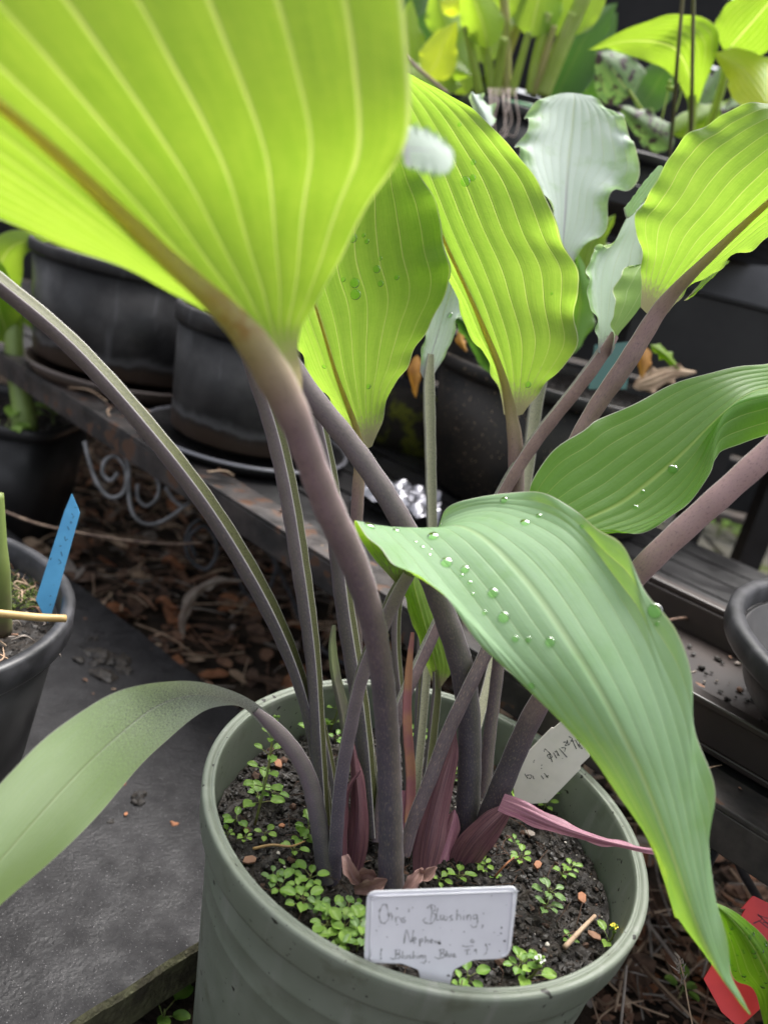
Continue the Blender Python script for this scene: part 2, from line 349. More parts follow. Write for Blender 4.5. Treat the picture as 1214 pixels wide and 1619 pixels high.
def leaf(rows, mat, parent=None, face='upper', nveins=14, amp=.0007, ruf=.0, rk=6., name='leaf_blade', nu=110, nv=113, label=None, loc=None, ph=0., wav=0., sm=1):
    """rows from stalk to tip; each row = flat list of (px,py,d) across the blade"""
    C = np.array([[P(*r[i:i + 3]) for i in range(0, len(r), 3)] for r in rows])
    k = C.shape[1]
    A = np.stack([crs(C[:, j], nu) for j in range(k)], 1)
    for _ in range(sm):      # ease creases along the blade, ends held
        for h_ in (3, 2): B = A.copy(); B[h_:-h_] = (A[:-2 * h_] + 2 * A[h_:-h_] + A[2 * h_:]) / 4; A = B
    G = np.stack([crs(A[i], nv) for i in range(nu)], 0)
    du = np.gradient(G, axis=0); dv = np.gradient(G, axis=1)
    N = np.cross(du, dv); ln = np.linalg.norm(N, axis=2, keepdims=True); N = N / (ln + 1e-12)
    area = ln[:, :, 0]; ctrv = G - CAM; facing = -(N * ctrv).sum(2)
    tot = (np.sign(facing) * area).sum()
    flip = (tot > 0) == (face == 'upper')          # winding so that the upper side is the front face
    up = N if flip else -N
    v = np.linspace(0, 1, nv)[None, :]; u = np.linspace(0, 1, nu)[:, None]
    env = np.clip(u * 5, 0, 1) * np.clip((1 - u) * 5, 0, 1)
    wid = np.linalg.norm(G[:, -1] - G[:, 0], axis=1)[:, None]; wid = np.clip(wid / (wid.max() + 1e-9), 0, 1)
    disp = -.55 * amp * env * wid * (.5 + .5 * np.cos(2 * np.pi * nveins * v)) ** 1.6
    s = np.abs(2 * v - 1)
    side = np.where(v < .5, 0., 2.1) + ph
    disp = disp + ruf * env * s ** 6 * (np.sin(2 * np.pi * rk * u + side) + .5 * np.sin(2 * np.pi * rk * 1.73 * u + 1.3 + side * 2))
    disp = disp + wav * env * np.sin(2 * np.pi * 1.3 * u + 3 * v + ph)
    G = G + up * disp[:, :, None]
    m = MB(); m.grid(G, False, 0, flip)
    o = m.build(name, mat, parent, label=label, loc=loc)
    return o, G, up
def qrows(mid, wd, dcup=0., prof=None, n=9, tw=0.):
    p = crs(mid, n); t = np.gradient(p[:, :2], axis=0); t /= np.linalg.norm(t, axis=1)[:, None] + 1e-9
    rows = []
    for i in range(n):
        u = i / (n - 1)
        h = wd * .5 * (math.sin(math.pi * min(1, u ** .72)) ** .85 if prof is None else np.interp(u, *prof)) + .8
        nx, ny = -t[i, 1], t[i, 0]
        dd = dcup * math.sin(math.pi * u)
        rows.append([p[i, 0] - nx * h, p[i, 1] - ny * h, p[i, 2] + dd + tw * h, p[i, 0], p[i, 1], p[i, 2], p[i, 0] + nx * h, p[i, 1] + ny * h, p[i, 2] + dd - tw * h])
    return rows
def qleaf(mid, wd, mat, parent=None, face='upper', dcup=0., name='leaf_blade', prof=None, n=10, ruf=.001, tw=0., label=None, loc=None, rk=3.):
    return leaf(qrows(mid, wd, dcup, prof, tw=tw), mat, parent, face, n, .0006, ruf, rk, name, 48, 41, label, loc, ph=mid[0][0])
# ------------------------------------------------------------------ structure
M_SOIL = plain('soil', (.008, .006, .005), (.022, .016, .011), 120., .75, .4, .8, 300., .002, sspec=(.4, .9))
M_CRUMB = plain('soil_crumb', (.007, .0055, .0045), (.022, .016, .011), 260., .55, .5, .8, 500., sspec=(.3, .9))
M_GROUND = plain('ground', (.016, .011, .008), (.05, .034, .022), 25., .85, .3, .8, 60., .01)
M_SLAB = plain('slab', (.0105, .010, .0112), (.020, .0193, .021), 35., .75, .3, .55, 380., .0012, speck=((.20, .195, .20), 1000., .66), sspec=(.4, .72))
M_SLABE = plain('slab_edge', (.05, .045, .03), (.11, .11, .06), 60., .8, .3, .8, 250., .003)
M_BLK = plain('black_plastic', (.009, .009, .0095), (.020, .019, .020), 14., .42, .45, .12, 90., .001, sspec=(.32, .6))
def dusty():
    t = T('dusty_black_plastic'); ob = t.obj()
    st = t.n('ShaderNodeMapping', None, Vector=ob, Scale=(70., 70., 9.)).outputs[0]
    c = t.mix(t.ramp(t.noise(ob, 22., 5.), .4, .75), (.010, .0098, .0105), (.040, .038, .038))
    c = t.mix(t.ramp(t.noise(st, 1., 4.), .56, .74, 0, .6), c, (.11, .11, .115))
    z = t.n('ShaderNodeSeparateXYZ', None, i0=ob).outputs[2]
    zz_ = t.m('ADD', z, t.m('MULTIPLY', t.m('SUBTRACT', t.noise(ob, 35., 3.), .5), .02))
    c = t.mix(t.ramp(zz_, .010, .022, .8, 0), c, (.075, .05, .036))
    c = t.mix(t.m('MULTIPLY', t.ramp(zz_, .020, .030, 1, 0), t.ramp(zz_, .016, .021, 0, .6)), c, (.17, .17, .175))
    t.set(t.b, 'Base_Color', c); t.set(t.b, 'Roughness', t.ramp(t.noise(ob, 30., 4.), .3, .7, .4, .7)); t.bump(t.noise(ob, 90., 4.), .2, .001)
    return t.mat
M_BLKD = dusty()
M_DUST = plain('gritty_black_plastic', (.008, .0075, .007), (.024, .019, .015), 18., .5, .4, .25, 120., .001, speck=((.28, .2, .13), 330., .66))
M_RIMG = plain('worn_grey_rim', (.022, .0225, .025), (.05, .05, .056), 60., .4, .5, .15, 150.)
M_METAL = plain('weathered_metal', (.016, .015, .015), (.06, .05, .047), 30., .55, .45, .25, 120., .001, sspec=(.35, .7), speck=((.085, .045, .028), 60., .60))
M_WIRE = plain('grey_wire', (.12, .12, .125), (.28, .28, .29), 80., .4, .6)
M_CABLE = plain('black_cable', (.03, .032, .036), (.07, .07, .08), 60., .45)
M_FENCE = plain('dark_fence', (.007, .007, .0075), (.016, .016, .017), 9., .65, .3, .2, 60.)
M_POT = None
def pot_mat():
    t = T('sage_plastic'); ob = t.obj()
    n1 = t.noise(ob, 55., 5., .65); n2 = t.noise(ob, 11., 4.)
    c = t.mix(t.ramp(n1, .35, .7), (.148, .174, .132), (.172, .196, .154))
    z = t.n('ShaderNodeSeparateXYZ', None, i0=ob).outputs[2]
    gr = t.m('MULTIPLY', t.ramp(n2, .40, .66), t.ramp(z, .0, .17, .7, .15))
    c = t.mix(gr, c, (.215, .23, .20))
    st = t.n('ShaderNodeMapping', None, Vector=ob, Scale=(90., 90., 10.)).outputs[0]
    c = t.mix(t.ramp(t.noise(st, 1., 3.), .56, .72, 0, .5), c, (.25, .26, .235))
    c = t.mix(t.ramp(t.noise(ob, 210., 1.), .72, .745), c, (.014, .013, .010))
    c = t.mix(t.ramp(t.noise(ob, 520., 1.), .74, .77), c, (.03, .028, .02))
    c = t.mix(t.ramp(t.noise(ob, 48., 4.), .57, .74, 0, .5), c, (.075, .080, .045))
    t.set(t.b, 'Base_Color', c); t.set(t.b, 'Roughness', t.ramp(n1, .3, .7, .42, .62)); t.bump(n1, .12, .0006)
    return t.mat
M_POT = pot_mat()

g = MB(); g.add([(-60, -60, 0), (60, -60, 0), (60, 60, 0), (-60, 60, 0)], [(0, 1, 2, 3)])
tag(g.build('ground', M_GROUND, loc=(0, 0, 0), smooth=False), kind='structure')

# leaf litter on the ground behind the slab and under the bench
LIT = [plain('litter_dark', (.06, .034, .022), (.17, .10, .066), 90., .8), plain('litter_brown', (.30, .165, .10), (.18, .095, .06), 90., .75),
       plain('litter_tan', (.58, .43, .30), (.40, .27, .18), 90., .8), plain('litter_rust', (.36, .15, .07), (.22, .09, .04), 90., .7), plain('litter_grey', (.36, .31, .27), (.2, .17, .145), 90., .8)]
def litter(name, spots, n, ntw, size=.014):
    m = MB()
    for i in range(n):
        x, y, z = spots(); r = size * (.35 + rng.random() * .9); a = rng.random() * 6.28; k = 7
        el = .25 + .45 * rng.random(); tilt = (rng.random(2) - .5) * 1.1; cu = (rng.random() - .3) * 30
        pts = []
        for q in np.linspace(-1, 1, k):
            wv = r * el * (1 - q * q) ** .6
            for s_ in (-1, 0, 1):
                lx, ly = q * r, s_ * wv
                lz = lx * tilt[0] + ly * tilt[1] + cu * (ly * ly) + 8 * (rng.random() - .5) * r * r
                pts.append((x + lx * math.cos(a) - ly * math.sin(a), y + lx * math.sin(a) + ly * math.cos(a), z + max(0.0005, lz + r * .4)))
        m.grid(np.array(pts).reshape(k, 3, 3), m=int(rng.choice(5, p=[.42, .24, .14, .12, .08])))
    for i in range(ntw):
        x, y, z = spots(); l = .02 + .07 * rng.random(); a = rng.random() * 6.28; r = .0006 + .0011 * rng.random() ** 2
        p0 = np.array([x, y, z + .004 + .008 * rng.random()]); d = np.array([math.cos(a), math.sin(a), (rng.random() - .5) * .25])
        o1 = (rng.random(3) - .5) * .012
        m.tube([p0 - d * l / 2, p0 + o1, p0 + d * l / 2], [r, r * .6], 5, 6, m=int(rng.choice([0, 1, 2, 2, 4])))
    return tag(m.build(name, LIT), kind='stuff')
def sp1():
    while True:
        x = rng.uniform(-.75, .55); y = rng.uniform(.45, 1.5)
        q = (x + .106) * .617 + (y - .607) * .787
        if q > .0 and (x - .053) ** 2 + (y - .331) ** 2 > .0135: return x, y, .0
litter('leaf_litter', sp1, 3000, 1500)

# concrete slab in front
z = .05
NR = np.array([-.035, .366]); ND = np.array([.58, .815]); ND /= np.linalg.norm(ND); PD = np.array([-ND[1], ND[0]])
FARQ = np.array([-.125, .628]); tq = np.dot(FARQ - NR, ND)
cor = [NR + ND * (tq + .0), NR + ND * (tq) + PD * .9, NR - ND * .35 + PD * .9, NR - ND * .35]
nx, ny = 40, 40
m = MB()
outl = []
for i in range(4):
    a, b = cor[i], cor[(i + 1) % 4]; k = 70
    for j in range(k):
        p = a + (b - a) * j / k; nn = np.array([b[1] - a[1], a[0] - b[0]]); nn /= np.linalg.norm(nn)
        p = p + nn * (rng.normal() * .0003 + .0004 * math.sin(j * .9 + i))
        outl.append((p[0], p[1], z))
top = np.array(outl); ctr = top.mean(0)
bot = top.copy(); bot[:, 2] = .0
mid1 = top.copy(); mid1[:, 2] -= .003; top_in = top + (ctr - top) * .006
K = len(top)
g = np.stack([top_in, mid1, np.stack([mid1[:, 0], mid1[:, 1], mid1[:, 2] * 0 + .022], 1)])
m.add(top_in, [list(range(K))[::-1]])
m.grid(g, True, 1)
sl = m.build('concrete_slab', [M_SLAB, M_SLABE], smooth=False)
tag(sl, 'dark grey speckled concrete slab lying beside the green pot', 'slab')
for v in []: pass

# bench along the back of the pot
RA = np.array([-.409, .854]); RB = np.array([.214, .335]); RD = (RB - RA) / np.linalg.norm(RB - RA); RN = np.array([-RD[1], RD[0]])
BZ = .22
bench = thing('plant_bench', (RA[0], RA[1], 0), 'long dark staging bench with weathered metal front rail behind the green pot', 'bench')
def q3(a, b, z): p = RA + RD * a + RN * b; return np.array([p[0], p[1], z])
x3, n3, zz = np.array([*RD, 0]), np.array([*RN, 0]), np.array([0, 0, 1.])
m = MB()   # angle-iron rail: top flange and front web
m.box(q3(.35, .016, BZ), x3 * 1.0, n3 * .016, zz * .0016)
m.box(q3(.35, .0015, BZ - .0121), x3 * 1.0, n3 * .0015, zz * .0105)
m.build('rail', M_METAL, bench, smooth=False, bevel=.0008)
m = MB()
for k in range(9):
    m.box(q3(.35, .058 + k * .047, BZ - .006), x3 * 1.0, n3 * .021, zz * .004)
m.build('slat_top', M_BLK, bench, smooth=False)
for a, b in ((-.5, .02), (-.5, .43), (1.2, .02), (1.2, .43), (.36, .43)):
    MB().box(q3(a, b, BZ / 2 - .008), x3 * .012, n3 * .012, zz * (BZ / 2 - .008)).build('leg', M_BLK, bench, smooth=False)

for a, b, l, rz_, lab in ((.10, .020, .05, .35, 'long brown twig lying on the bench rail'), (.16, .012, .03, -.5, 'short curved twig on the bench rail'), (.33, .022, .022, 1.0, 'stub of twig on the bench rail beside the saucer')):
    c = q3(a, b, BZ + .0035); d = np.array([*(RD * math.cos(rz_) + RN * math.sin(rz_)), 0]) * l
    m = MB(); m.tube([c - d * .5, c + rng.normal(size=3) * .0015 + (0, 0, .002), c + d * .5], [.0009, .0006], 6, 14); tag(m.build('dry_twig', LIT[2]), lab, 'twig')
# shelf behind, a tier higher
SZ = .545
shelf = thing('plant_shelf', (.3, 1.1, 0), 'raised black shelf on thick dark posts carrying the upper pots', 'shelf')
MB().box((.06, 1.12, SZ - .012), (.36, 0, 0), (0, .24, 0), (0, 0, .011)).build('board', M_BLK, shelf, smooth=False, bevel=.002)
for x in (-.25, .36):
    MB().box((x, 1.3, (SZ - .024) / 2), (.017, 0, 0), (0, .017, 0), (0, 0, (SZ - .024) / 2)).build('post', M_BLK, shelf, smooth=False)
CZ = P(1215, 600, .98)[2] - .03
stand = thing('plant_stand', (.5, 1.1, 0), 'low black stand on square posts under the right hand crates', 'stand')
MB().box((.56, 1.11, CZ - .009), (.26, 0, 0), (0, .17, 0), (0, 0, .008)).build('board', M_BLK, stand, smooth=False, bevel=.002)
for px, py in ((1068, 880), (1188, 860)):
    c = P(px, py, 1.02)
    MB().box((c[0], c[1], (CZ - .018) / 2), (.014, 0, 0), (0, .014, 0), (0, 0, (CZ - .018) / 2)).build('post', M_BLK, stand, smooth=False)
for x in (.36, .8): MB().box((x, 1.25, (CZ - .018) / 2), (.014, 0, 0), (0, .014, 0), (0, 0, (CZ - .018) / 2)).build('post', M_BLK, stand, smooth=False)

# dark board fence at the back
fen = thing('board_fence', (0, 2.0, 0), 'black horizontal board fence closing off the back', 'fence')
m = MB()
for k in range(10): m.box((0, 2.0, .075 + k * .132), (3.2, 0, 0), (0, .012, 0), (0, 0, .062))
m.build('boards', M_FENCE, fen, smooth=False, bevel=.003)
for x in (-2.4, -1.2, 0, 1.15, 2.4): MB().box((x, 2.037, .68), (.04, 0, 0), (0, .0245, 0), (0, 0, .68)).build('post', M_FENCE, fen, smooth=False)

# paving beyond the bench, glimpsed between the posts
m = MB()
for i in range(8):
    for j in range(3):
        c = np.array([.35 + i * .2 + rng.normal() * .004, 1.42 + j * .15 + rng.normal() * .004, .012]); m.box(c, (.095, 0, 0), (0, .070, 0), (0, 0, .012 + .002 * rng.random()))
tag(m.build('paving', plain('paving_stone', (.10, .095, .085), (.17, .16, .12), 12., .8, .3, .5, 90., .004, speck=((.09, .11, .03), 14., .56)), smooth=False, bevel=.004), kind='structure')

# ------------------------------------------------------------------ pots
def pot(name, label, c, Rt, h, Rb, mat, rimh=.014, lip=.004, soil=.02, rim_mat=None, sq=0, group=None, soilmat=None, crumbs=0, cat='flower pot', wall=.0025):
    root = thing(name, c, label, cat, group)
    c = np.asarray(c, float)
    Rw = Rt - lip
    prof = [(Rb * .3, .0), (Rb - .004, 0), (Rb, .003), (Rw - (Rw - Rb) * rimh / h, h - rimh)]
    m = MB(); m.lathe(prof + [(Rw - wall - (Rw - Rb) * rimh / h, h - rimh), (Rw - wall - (Rw - Rb) * .75, h * .25), (.001, h * .25)], c, 96, sq=sq)
    m.build('wall', mat, root)
    m = MB(); m.lathe([(Rw - .0008, h - rimh - .0015), (Rt - .0008, h - rimh), (Rt, h - rimh + .002), (Rt, h - .002), (Rt - .0015, h), (Rw - wall + .001, h), (Rw - wall - .0006, h - .002), (Rw - wall - .001, h - rimh)], c, 96, sq=sq)
    m.build('rim', rim_mat or mat, root)
    if soil is not None:
        rs = Rw - wall - .0012 - (Rw - Rb) * soil / h; k = 26
        gg = np.zeros((k, 64, 3)); an = np.linspace(0, 2 * np.pi, 64, endpoint=False); ca, sa = np.cos(an), np.sin(an)
        if sq: kk = (np.abs(ca) ** sq + np.abs(sa) ** sq) ** (-1 / sq); ca, sa = ca * kk, sa * kk
        for i in range(k):
            rr = rs * i / (k - 1)
            gg[i, :, 0] = c[0] + rr * ca; gg[i, :, 1] = c[1] + rr * sa; gg[i, :, 2] = c[2] + h - soil + rng.normal(size=64) * .0011
        gg[0, :, 2] = gg[0, 0, 2]
        ms = MB(); ms.grid(gg, True)
        for q in range(crumbs):
            a = rng.random() * 6.28; rr = rs * .97 * rng.random() ** .5
            s_ = np.array([1., 1.])
            ms.chunk(c + np.array([rr * math.cos(a), rr * math.sin(a), h - soil + .0005]), .0009 + .0022 * rng.random() ** 2.5, m=1, flat=.8)
        so = ms.build('potting_soil', [soilmat or M_SOIL, M_CRUMB], smooth=False)
        tag(so, kind='stuff')
    return root
PC = np.array([.053, .3313, 0.]); SOILZ = .172
# the sage green pot
gp = thing('green_pot', PC, 'large round sage green plastic pot holding the purple stalked hosta', 'flower pot')
m = MB(); m.lathe([(.02, .0), (.078, 0), (.082, .003), (.0905, .089), (.0952, .135), (.0962, .1468), (.0966, .1478), (.0963, .1488), (.0982, .1620), (.0986, .1630), (.0983, .1640), (.1000, .182)], PC, 160)
m.lathe([(.0968, .1640), (.0935, .14), (.084, .07), (.02, .05)], PC, 160)
m.build('wall', M_POT, gp)
m = MB(); m.lathe([(.0998, .1800), (.1030, .1812), (.1040, .1822), (.1044, .1840), (.1054, .1940), (.1056, .1968), (.1052, .1979), (.1044, .1983), (.1026, .1983), (.1021, .1975), (.1015, .1973), (.1012, .1977), (.1002, .1978), (.0998, .1974), (.0994, .195), (.0987, .188), (.0977, .174), (.0967, .160)], PC, 200)
m.build('rim', M_POT, gp)
rs = .0958; k = 40
gg = np.zeros((k, 120, 3)); an = np.linspace(0, 2 * np.pi, 120, endpoint=False)
for i in range(k):
    rr = rs * i / (k - 1); gg[i, :, 0] = PC[0] + rr * np.cos(an); gg[i, :, 1] = PC[1] + rr * np.sin(an)
    hx = np.sin(gg[i, :, 0] * 90) * np.cos(gg[i, :, 1] * 75 + 1) * .0022 + .003 * math.exp(-((rr / .04) ** 2))
    gg[i, :, 2] = SOILZ + hx + rng.normal(size=120) * .0009 - .002
gg[0, :, 2] = gg[0, 0, 2]
ms = MB(); ms.grid(gg, True)
for q in range(7000):
    a = rng.random() * 6.28; rr = rs * .985 * rng.random() ** .5; x, y = rr * math.cos(a), rr * math.sin(a)
    hz = math.sin((PC[0] + x) * 90) * math.cos((PC[1] + y) * 75 + 1) * .0022 + .003 * math.exp(-((rr / .04) ** 2)) - .002
    rad = .00045 + .0019 * rng.random() ** 4
    ms.chunk(PC + np.array([x, y, SOILZ + hz + rad * .3]), rad, m=int(rng.choice([1, 1, 1, 1, 2, 3], p=[.32, .28, .2, .135, .05, .015])), flat=.75)
for q in range(160):      # fibres
    a = rng.random() * 6.28; rr = rs * .9 * rng.random() ** .5; l = .004 + .012 * rng.random(); b = rng.random() * 6.28
    p0 = PC + np.array([rr * math.cos(a), rr * math.sin(a), SOILZ + .002]); d = np.array([math.cos(b), math.sin(b), .2 * rng.normal()]) * l
    ms.tube([p0 - d / 2, p0 + rng.normal(size=3) * .0012 + (0, 0, .001), p0 + d / 2], .00022, 4, 5, m=2)
tag(ms.build('potting_soil', [M_SOIL, M_CRUMB, plain('bark_bits', (.10, .05, .03), (.05, .03, .02), 90., .8), plain('grit_bits', (.5, .46, .4), None)], smooth=False), kind='stuff')
# ------------------------------------------------------------------ other pots
pot('black_pot', 'round black pot with a blue name stick and mossy soil on the slab', (-.2615, .390, .05), .1068, .15, .082, M_BLK, .016, .0045, .02, M_RIMG, crumbs=700)
pot('black_pot', 'square black pot with a pale green stem, behind the blue stick pot', (-.47, .945, .0), .088, .15, .07, M_BLK, .012, .003, .016, sq=5, crumbs=300)
pot('black_pot', 'wide dusty black pot at the left end of the bench', (-.325, .93, .238), .118, .118, .104, M_BLKD, .012, .003, .015, crumbs=60)
pot('black_pot', 'dusty black pot with a white water mark, on a ringed saucer', (-.146, .765, .233), .083, .114, .072, M_BLKD, .016, .0025, .02, crumbs=60)
pot('black_pot', 'large black pot splashed with grit behind the middle stems', (.150, .842, .222), .138, .130, .112, M_DUST, .012, .003, .012, crumbs=500)
pot('shallow_pot', 'empty shallow black pot with thick grey rim on the right of the bench', (.352, .392, .2545), .158, .039, .138, M_BLK, .012, .006, None, M_RIMG)
def saucer(c, r, h, label, mat, rimmat):
    o = thing('plant_saucer', c, label, 'saucer')
    m = MB(); m.lathe([(.001, 0), (r - .008, 0), (r - .001, h), (r - .004, h), (r - .011, .003), (.001, .003)], np.array(c), 80); m.build('dish', mat, o)
    m = MB(); m.lathe([(r - .0035, h - .001), (r - .0025, h + .0012), (r + .0002, h + .0012), (r + .0008, h - .001)], np.array(c), 80); m.build('rim', rimmat, o)
saucer((-.146, .768, BZ + .001), .099, .010, 'black saucer with shiny rim under the water marked pot', M_BLK, plain('shiny_rim', (.16, .16, .18), None, rough=.3))
saucer((-.322, .914, BZ + .001), .107, .014, 'brown dusty saucer under the wide pot', M_BLKD, plain('brown_rim', (.10, .075, .065), None, rough=.4))

# plastic trays on the right of the bench
def tray(name, label, c, hx, hy, h, rz, mat, wall=.003, cat='tray', zb=0):
    c = np.asarray(c, float); x = np.array([math.cos(rz), math.sin(rz), 0]); y = np.array([-x[1], x[0], 0]); z = np.array([0, 0, 1.])
    o = thing(name, c, label, cat)
    m = MB(); m.box(c + z * .002, x * hx, y * hy, z * .002)
    for s in (-1, 1):
        m.box(c + y * s * (hy - wall) + z * (h / 2 + .004), x * hx, y * wall, z * h / 2)
        m.box(c + x * s * (hx - wall) + z * (h / 2 + .004), x * wall, y * (hy - 2 * wall), z * h / 2)
    m.build('tub', mat, o, smooth=False, bevel=.001)
    m = MB()
    for s in (-1, 1):
        m.box(c + y * s * (hy + .001) + z * (h + .0065), x * (hx + .005), y * .0055, z * .0022)
        m.box(c + x * s * (hx + .001) + z * (h + .0065), x * .0055, y * (hy - .0047), z * .0022)
    m.build('rim', mat, o, smooth=False, bevel=.0012)
    return o
ang = math.atan2(RD[1], RD[0])
M_BROWN = plain('brown_black_plastic', (.022, .017, .016), (.045, .034, .030), 14., .4, .5, .1)
tc = RA + RD * .735 + RN * .115
tray('seed_tray', 'brownish black plastic tray with debris under the shallow pot', (tc[0], tc[1], BZ + .0015), .20, .075, .022, ang, M_BROWN)
m = MB()
for i in range(260):
    a, b = rng.uniform(-.19, .19), rng.uniform(-.065, .065); p = tc + RD * a + RN * b
    m.chunk((p[0], p[1], BZ + .007), .001 + .003 * rng.random() ** 2, m=int(rng.choice(3, p=[.7, .25, .05])), flat=.6)
tag(m.build('tray_debris', [M_CRUMB, LIT[1], LIT[4]], smooth=False), kind='stuff')
c = P(1215, 600, .98); tray('plant_crate', 'long black plastic crate below the right hand lime leaf', (c[0] + .02, c[1] + .03, c[2] - .03), .20, .075, .098, R(-4), plain('crate_black', (.014, .014, .015), (.026, .026, .027), 20., .38, .5, .1), cat='crate')
c = P(1215, 425, 1.10); M_GRYP = plain('grey_plastic', (.15, .152, .16), (.21, .213, .222), 12., .5)
tray('plant_crate', 'dark grey plastic crate with smooth side behind the black crate', (c[0] + .05, c[1] + .13, CZ + .002), .13, .06, max(.1, c[2] + .05 - CZ), R(-5), M_GRYP, cat='crate')
# pots on the raised shelf
c = P(787, 200, .95); top_pot = pot('black_pot', 'black pot with white roots hanging over its rim on the upper shelf', (c[0], c[1] + .05, SZ), .052, P(787, 158, .95)[2] - SZ, .042, M_BLK, .012, .003, .004, crumbs=200)
TPZ = P(787, 158, .95)[2]
c2 = P(1010, 265, .95); pot('black_pot', 'black pot of mottled leaves standing to the right on the upper shelf', (c2[0], c2[1] + .04, SZ), .064, max(.05, c2[2] - SZ), .052, M_BLK, .010, .003, .006, crumbs=200)
c3 = P(850, 90, 1.2); pot('green_pot', 'shiny bright green pot at the back of the upper shelf', (c3[0], 1.28, SZ), .05, .105, .042, plain('green_plastic', (.01, .22, .05), None, rough=.3), .01, .002, .01)
# mossy stone and foil under the middle stems
m = MB(); c = onz(640, 720, BZ); cc = P(640, 665, depth(c) + .03)
for i in range(1):
    gq = MB(); n1, n2 = 18, 28; gr = np.zeros((n1, n2, 3))
    for a in range(n1):
        for b in range(n2):
            th, ph_ = math.pi * a / (n1 - 1), 2 * math.pi * b / n2
            v_ = np.array([math.sin(th) * math.cos(ph_), math.sin(th) * math.sin(ph_), math.cos(th)]); v_ = np.sign(v_) * np.abs(v_) ** .6
            v_ *= 1 + .06 * math.sin(v_[0] * 7 + 2 * v_[2]) + .05 * math.sin(v_[1] * 9)
            gr[a, b] = cc + v_ * np.array([.05, .035, .035])
    gq.grid(gr, True)
tag(gq.build('mossy_stone', plain('mossy_stone', (.035, .03, .025), (.12, .13, .02), 38., .9, .2, .9, 220., .004, lo=.5, hi=.62)), 'small dark stone with green moss behind the pale thin stem', 'stone')

# scroll wire work hanging from the rail and loops of cable
def spiral(c, r0, r1, a0, a1, n=26):
    return [(c[0] + (r0 + (r1 - r0) * i / n) * math.cos(R(a0 + (a1 - a0) * i / n)), c[1] + (r0 + (r1 - r0) * i / n) * math.sin(R(a0 + (a1 - a0) * i / n))) for i in range(n + 1)]
wr = thing('scroll_wire', onz(215, 860, 0.), 'grey wrought wire scroll with spirals under the bench rail', 'wire ornament')
dw = .80
def wpts(l, d=dw, dd=0.): return [P(x, y, d + dd * i / len(l)) for i, (x, y) in enumerate(l)]
MB().tube(wpts([(134, 698), (142, 730), (155, 765), (175, 786), (196, 778), (200, 745), (185, 722), (167, 728), (163, 748), (176, 760), (187, 748)]), .0022, 7, 80).build('scroll', M_WIRE, wr)
MB().tube(wpts([(190, 700), (203, 735), (205, 790), (215, 818), (235, 829), (262, 822), (300, 795)]), .0022, 7, 60).build('scroll', M_WIRE, wr)
MB().tube(wpts([(245, 750), (252, 770), (247, 790), (232, 800), (219, 788), (218, 765)]), .002, 7, 50).build('scroll', M_WIRE, wr)
MB().tube(wpts([(262, 770), (275, 790), (290, 800), (300, 795)]), .002, 7, 30).build('scroll', M_WIRE, wr)
cb = MB()
cb.tube(wpts([(318, 820), (300, 835), (294, 860), (302, 885), (325, 900), (342, 880), (340, 850), (322, 832), (300, 850), (310, 880)], .86), .0024, 7, 70)
tag(cb.build('cable_loop', M_CABLE), 'coil of dark cable lying on the litter below the bench', 'cable')
cb = MB(); cb.tube([onz(370, 900, .012), onz(395, 945, .010), onz(425, 930, .02), onz(436, 890, .05), onz(420, 868, .06)], .0024, 7, 50); cb.tube([onz(425, 870, .05), onz(455, 930, .03), onz(480, 985, .012), onz(520, 1035, .01), onz(575, 1060, .01)], .0026, 7, 50)
tag(cb.build('cable_loop', M_CABLE), 'dark cable running down beside the bending stems into the litter', 'cable')
cb = MB(); cb.tube([onz(1110, 1380, .16), onz(1145, 1330, .17), onz(1180, 1390, .15), onz(1215, 1450, .12)], .0026, 7, 40)
tag(cb.build('cable_loop', M_CABLE), 'grey cable curving down beneath the rail above the red tag', 'cable')
tw = MB(); sp_ = [(-40, 795), (0, 806), (60, 828), (130, 843), (200, 854), (270, 860), (322, 858)]
tw.tube([P(x, y, .78) for x, y in sp_], .0013, 6, 60)
tag(tw.build('dry_stalk', plain('dry_stalk', (.35, .25, .18), (.14, .09, .07), 130., .7)), 'long thin dry stalk stretching past the blue name stick', 'stalk')
for (l, wd, lab) in (([(290, 1010), (290, 970), (310, 935), (345, 918), (385, 918)], 16, 'pale curled dry leaf arching over the litter'), ([(385, 950), (405, 985), (412, 1020), (402, 1060), (404, 1098)], 15, 'pale twisted dry leaf hanging beside the bent stems')):
    rows_ = qrows([(*p, depth(onz(*l[0], .01)) - .0 + .0 * i) for i, p in enumerate(l)], wd, .004)
    o_, _, _ = leaf(rows_, plain('dry_leaf', (.42, .36, .30), (.26, .20, .16), 60., .6, trans=.3), None, 'upper', 3, .0006, .002, 3, 'dry_leaf', 40, 13, loc=onz(*l[-1], 0.))
    tag(o_, lab, 'dry leaf')
for px, py, r, mt, lab in ((264, 955, .012, 3, 'small orange brown flake of bark on the litter'), (275, 890, .014, 3, 'glossy red brown leaf scrap on the litter'), (182, 857, .016, 2, 'pale tan leaf scrap by the dry stalk')):
    c = onz(px, py, .02); m = MB(); k = 9; gr = np.array([[c + np.array([(i - 4) / 4 * r, (j - 4) / 4 * r * .7 * (1 - ((i - 4) / 4.6) ** 2), .004 * math.sin(i * .7) + .00 + .003 * math.cos(j)]) for j in range(k)] for i in range(k)])
    m.grid(gr); tag(m.build('leaf_scrap', LIT[mt]), lab, 'leaf scrap')

